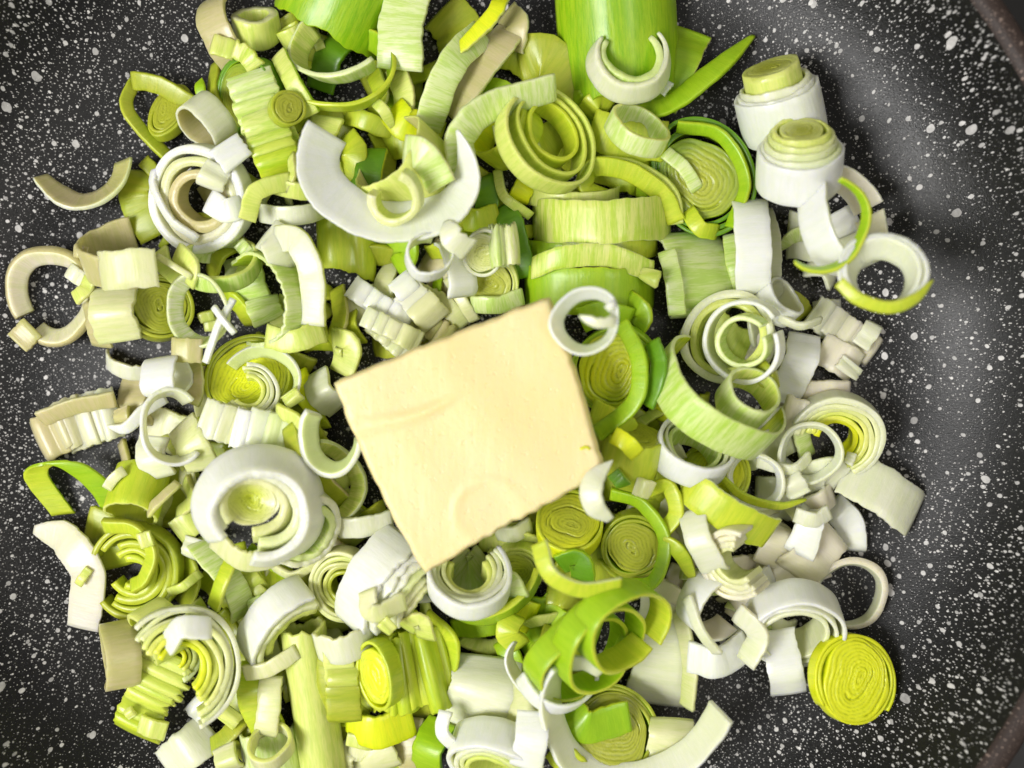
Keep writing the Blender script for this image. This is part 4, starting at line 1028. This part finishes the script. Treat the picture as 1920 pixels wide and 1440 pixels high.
strip([(240, 1330), (250, 1345)], 18, 'YC', "short yellow splinter at the far lower left of the frayed slice", lean=5, zb=3)
nest(880, 1094, 76, 5, 9, 54, 42, 84, 60, 320, 'W', 'Y', "white half ring bowl just below the lowest corner of the butter", t=9.6, slip=-4, jit=3)
# ---- right of butter
strip([(1225, 640), (1235, 690), (1215, 760)], 34, 'DGD', "dark green layer at the right behind the acid yellow coin", lean=40)
coin(1152, 690, 84, 44, 16, 230, 'GLG', 'T', "acid yellow leek coin with fine rings at the right of the butter slab", n=2, pitch=9, e=.95)
strip([(1090, 600), (1130, 590), (1180, 600)], 50, 'GDG', "green leaf in shade under the small white ring", lean=20)
coin(1185, 850, 56, 84, 66, 80, 'LGL', 'O', "lime leek plug standing right of the butter's right corner", n=1, pitch=6)
strip([(1110, 770), (1150, 790), (1195, 800)], 50, 'LGL', "lime pointed scrap crossing under the long green strip's end", lean=20, tp=(0, .8))
strip([(1150, 815), (1172, 828), (1195, 852)], 34, 'TLL', "small bright lime leaf on the lime plug", lean=5, zb=8)
strip([(1168, 605), (1196, 670), (1190, 750), (1122, 815)], 32, 'GLG', "long bent green strip over the right side of the acid yellow coin", lean=30, zb=36, t=9)
strip([(1085, 895), (1090, 930)], 60, 'OTO', "dark yellow wall just below the butter's right edge", lean=25)
strip([(1150, 885), (1170, 910)], 30, 'DO', "small dark green scrap below the lime plug", lean=30, zb=4)
coin(1068, 985, 64, 46, 34, 92, 'TLL', 'O', "acid yellow leek coin just below the right corner of the butter", n=1, pitch=6, e=1.0)
coin(1188, 1020, 64, 36, 14, 250, 'OGO', 'O', "olive leek coin ringed by the green hook strip", n=2, e=.95, pitch=7)
strip([(1205, 930), (1250, 910), (1268, 960), (1245, 1000)], 30, 'LOL', "olive lime loop above the cream square right of centre", lean=35)
strip([(1238, 1015), (1270, 1030), (1300, 1085)], 30, 'LOL', "lime hook ending beside the cream rounded band", lean=25, tp=(0, .5))
strip([(1190, 910), (1222, 920)], 36, 'C', "small cream square held in the olive lime loop", lean=14, zb=5)
strip([(1148, 925), (1205, 945), (1245, 1010), (1228, 1085), (1180, 1100)], 26, 'GLG', "green hook strip curving round the olive coin right of centre", lean=38, zb=26, t=9)
strip([(1050, 1060), (1085, 1050), (1095, 1090)], 50, 'DGG', "green inner flap between the yellow coin and the bright green loops", lean=35)
# ---- bright green loops
strip([(965, 1150), (950, 1180), (975, 1210)], 44, 'LTL', "lime wedge left of the bright green loops", lean=15)
strip([(1030, 1250), (1090, 1240), (1130, 1260)], 30, 'NW', "small white scraps seen through the bright green loops", lean=20)
ring(990, 1258, 60, 30, 14, 200, -60, 90, 'WNW', "thin white crescent left of the bright green loops", t=7, fl=.4, tp=(.6, .5))
ring(1045, 1300, 74, 42, 40, 60, 130, 290, 'WCW', "white band curving under the lowest green loop", t=9)
ring(1082, 1226, 114, 52, 50, 322, 0, 360, 'GGL', "lowest and leftmost of the bright green loops", t=10, e=.8)
ring(1122, 1206, 110, 54, 48, 325, 0, 345, 'GGL', "middle one of the three bright green loops", t=10, e=.84, sp=-12)
ring(1166, 1174, 106, 58, 46, 328, 0, 352, 'GLL', "highest and rightmost of the bright green loops", t=10, e=.88, sp=-16)
strip([(1010, 1020), (1030, 1075), (1085, 1105), (1165, 1100)], 34, 'LTV', "acid lime curved strip above the bright green loops", lean=28, zb=20, t=8)

# ------------------------------------------------------------------ the slab of butter
def butter_slab():
    corners = np.array([(622, 714), (1032, 553), (1136, 886), (794, 1080)], float)
    out = []
    m = [26, 22, 24, 26]
    for i in range(4):
        a, b = corners[i], corners[(i+1) % 4]
        d = b-a; nrm = np.array([d[1], -d[0]])/np.linalg.norm(d)
        for j in range(m[i]):
            f = j/m[i]
            bow = {0: 3, 1: 5, 2: -5, 3: 9}[i]*math.sin(math.pi*f)*-1
            corner = min(f, 1-f)
            jag = rng.normal(0, 1.1) + (rng.normal(0, 1.2) if i in (1, 2) and f > .2 else 0)
            p = a + d*f - nrm*(bow+jag)
            ctr = corners.mean(0)
            if corner < .02: p = p + (ctr-p)/np.linalg.norm(ctr-p)*2
            out.append(p)
    P = np.array(out); c = P.mean(0)
    n = len(P)
    rings_, colr, cut = [], [], []
    T = 30.0
    def layer(f, z, jz=0):
        q = c + (P-c)*f
        x = q[:, 0]-c[0]; y = -(q[:, 1]-c[1])
        wav = 2.2*np.sin(x/70+1)*np.cos(y/60) + 1.3*np.sin(x/31+y/43)
        # smear ridges left by the knife
        s1 = np.exp(-((np.hypot(x-30, y+150)-62)/9.0)**2)*np.clip((-x-y-20)/60+1, 0, 1)*3
        s2 = np.exp(-((y - (0.42*x+88) - 12*np.sin(x/50))/10.0)**2)*np.clip((-x-20)/60, 0, 1)*7.0
        s3 = np.exp(-((x+0.25*y+205)/16.0)**2 - ((y-105)/34.0)**2)*-1.0
        dz = (wav + s1 + s2 + s3)*(1 if z > 0 else .4)
        return np.stack([x, y, np.full(n, z)+dz + rng.normal(0, jz, n)], 1)
    fr = [0.0005] + list(np.linspace(.04, .94, 44))
    for f in fr: rings_.append(layer(f, T/2, .12))
    for f, z, jz in ((.955, T/2-.6, .5), (.968, T/2-2.5, .9), (.982, T/2-8, 1.1), (1.0, -4, .9), (.995, -T/2+5, .8), (.98, -T/2, .5), (.6, -T/2, 0), (.0005, -T/2, 0)):
        rings_.append(layer(f, z, jz))
    V = np.concatenate(rings_)
    k = len(rings_)
    vi = np.arange(k*n).reshape(k, n); j = np.arange(k-1); a = np.arange(n); b = (a+1) % n
    q = np.stack([vi[j][:, a], vi[j+1][:, a], vi[j+1][:, b], vi[j][:, b]], -1).reshape(-1, 4)
    g = Geo(V, q, [list(vi[0]), list(vi[-1][::-1])], np.full((k*n, 4), .8), np.zeros(k*n), np.zeros((len(q)*4, 2)))
    xform([g], rotm(4.5, 235, -235))
    return put([g], None, 880, 816, 'butter_slab', "thick pale yellow slab of butter lying on top of the leeks in the middle", 'butter', None, 100, None, 1, BUTTER)
butter_slab()
strip([(1088, 842), (1098, 838), (1106, 842)], 5, 'T', "tiny yellow shred of leek stuck on the butter near its right corner", lean=0, zb=1, p=100, t=3)
# ---- pieces lying on or over the butter's edge
ring(1094, 602, 54, 44, 12, 180, 0, 360, 'WWW', "small translucent white ring resting on the upper right corner of the butter", t=6, fl=.42, p=99)
strip([(1086, 592), (1120, 605), (1155, 603)], 20, 'NV', "frayed little shred across the small translucent white ring", lean=20, fr=.5, tp=(.8, 0), zb=6, p=97)
strip([(1138, 580), (1152, 568)], 14, 'W', "tiny white flake at the right edge of the small translucent ring", lean=20, zb=3, fr=.4)
strip([(1150, 862), (1112, 900), (1112, 945), (1145, 975)], 44, 'NVN', "white leaf-shaped sliver leaning on the butter's right corner", lean=25, zb=14, p=97, t=7, tp=(1, .6))
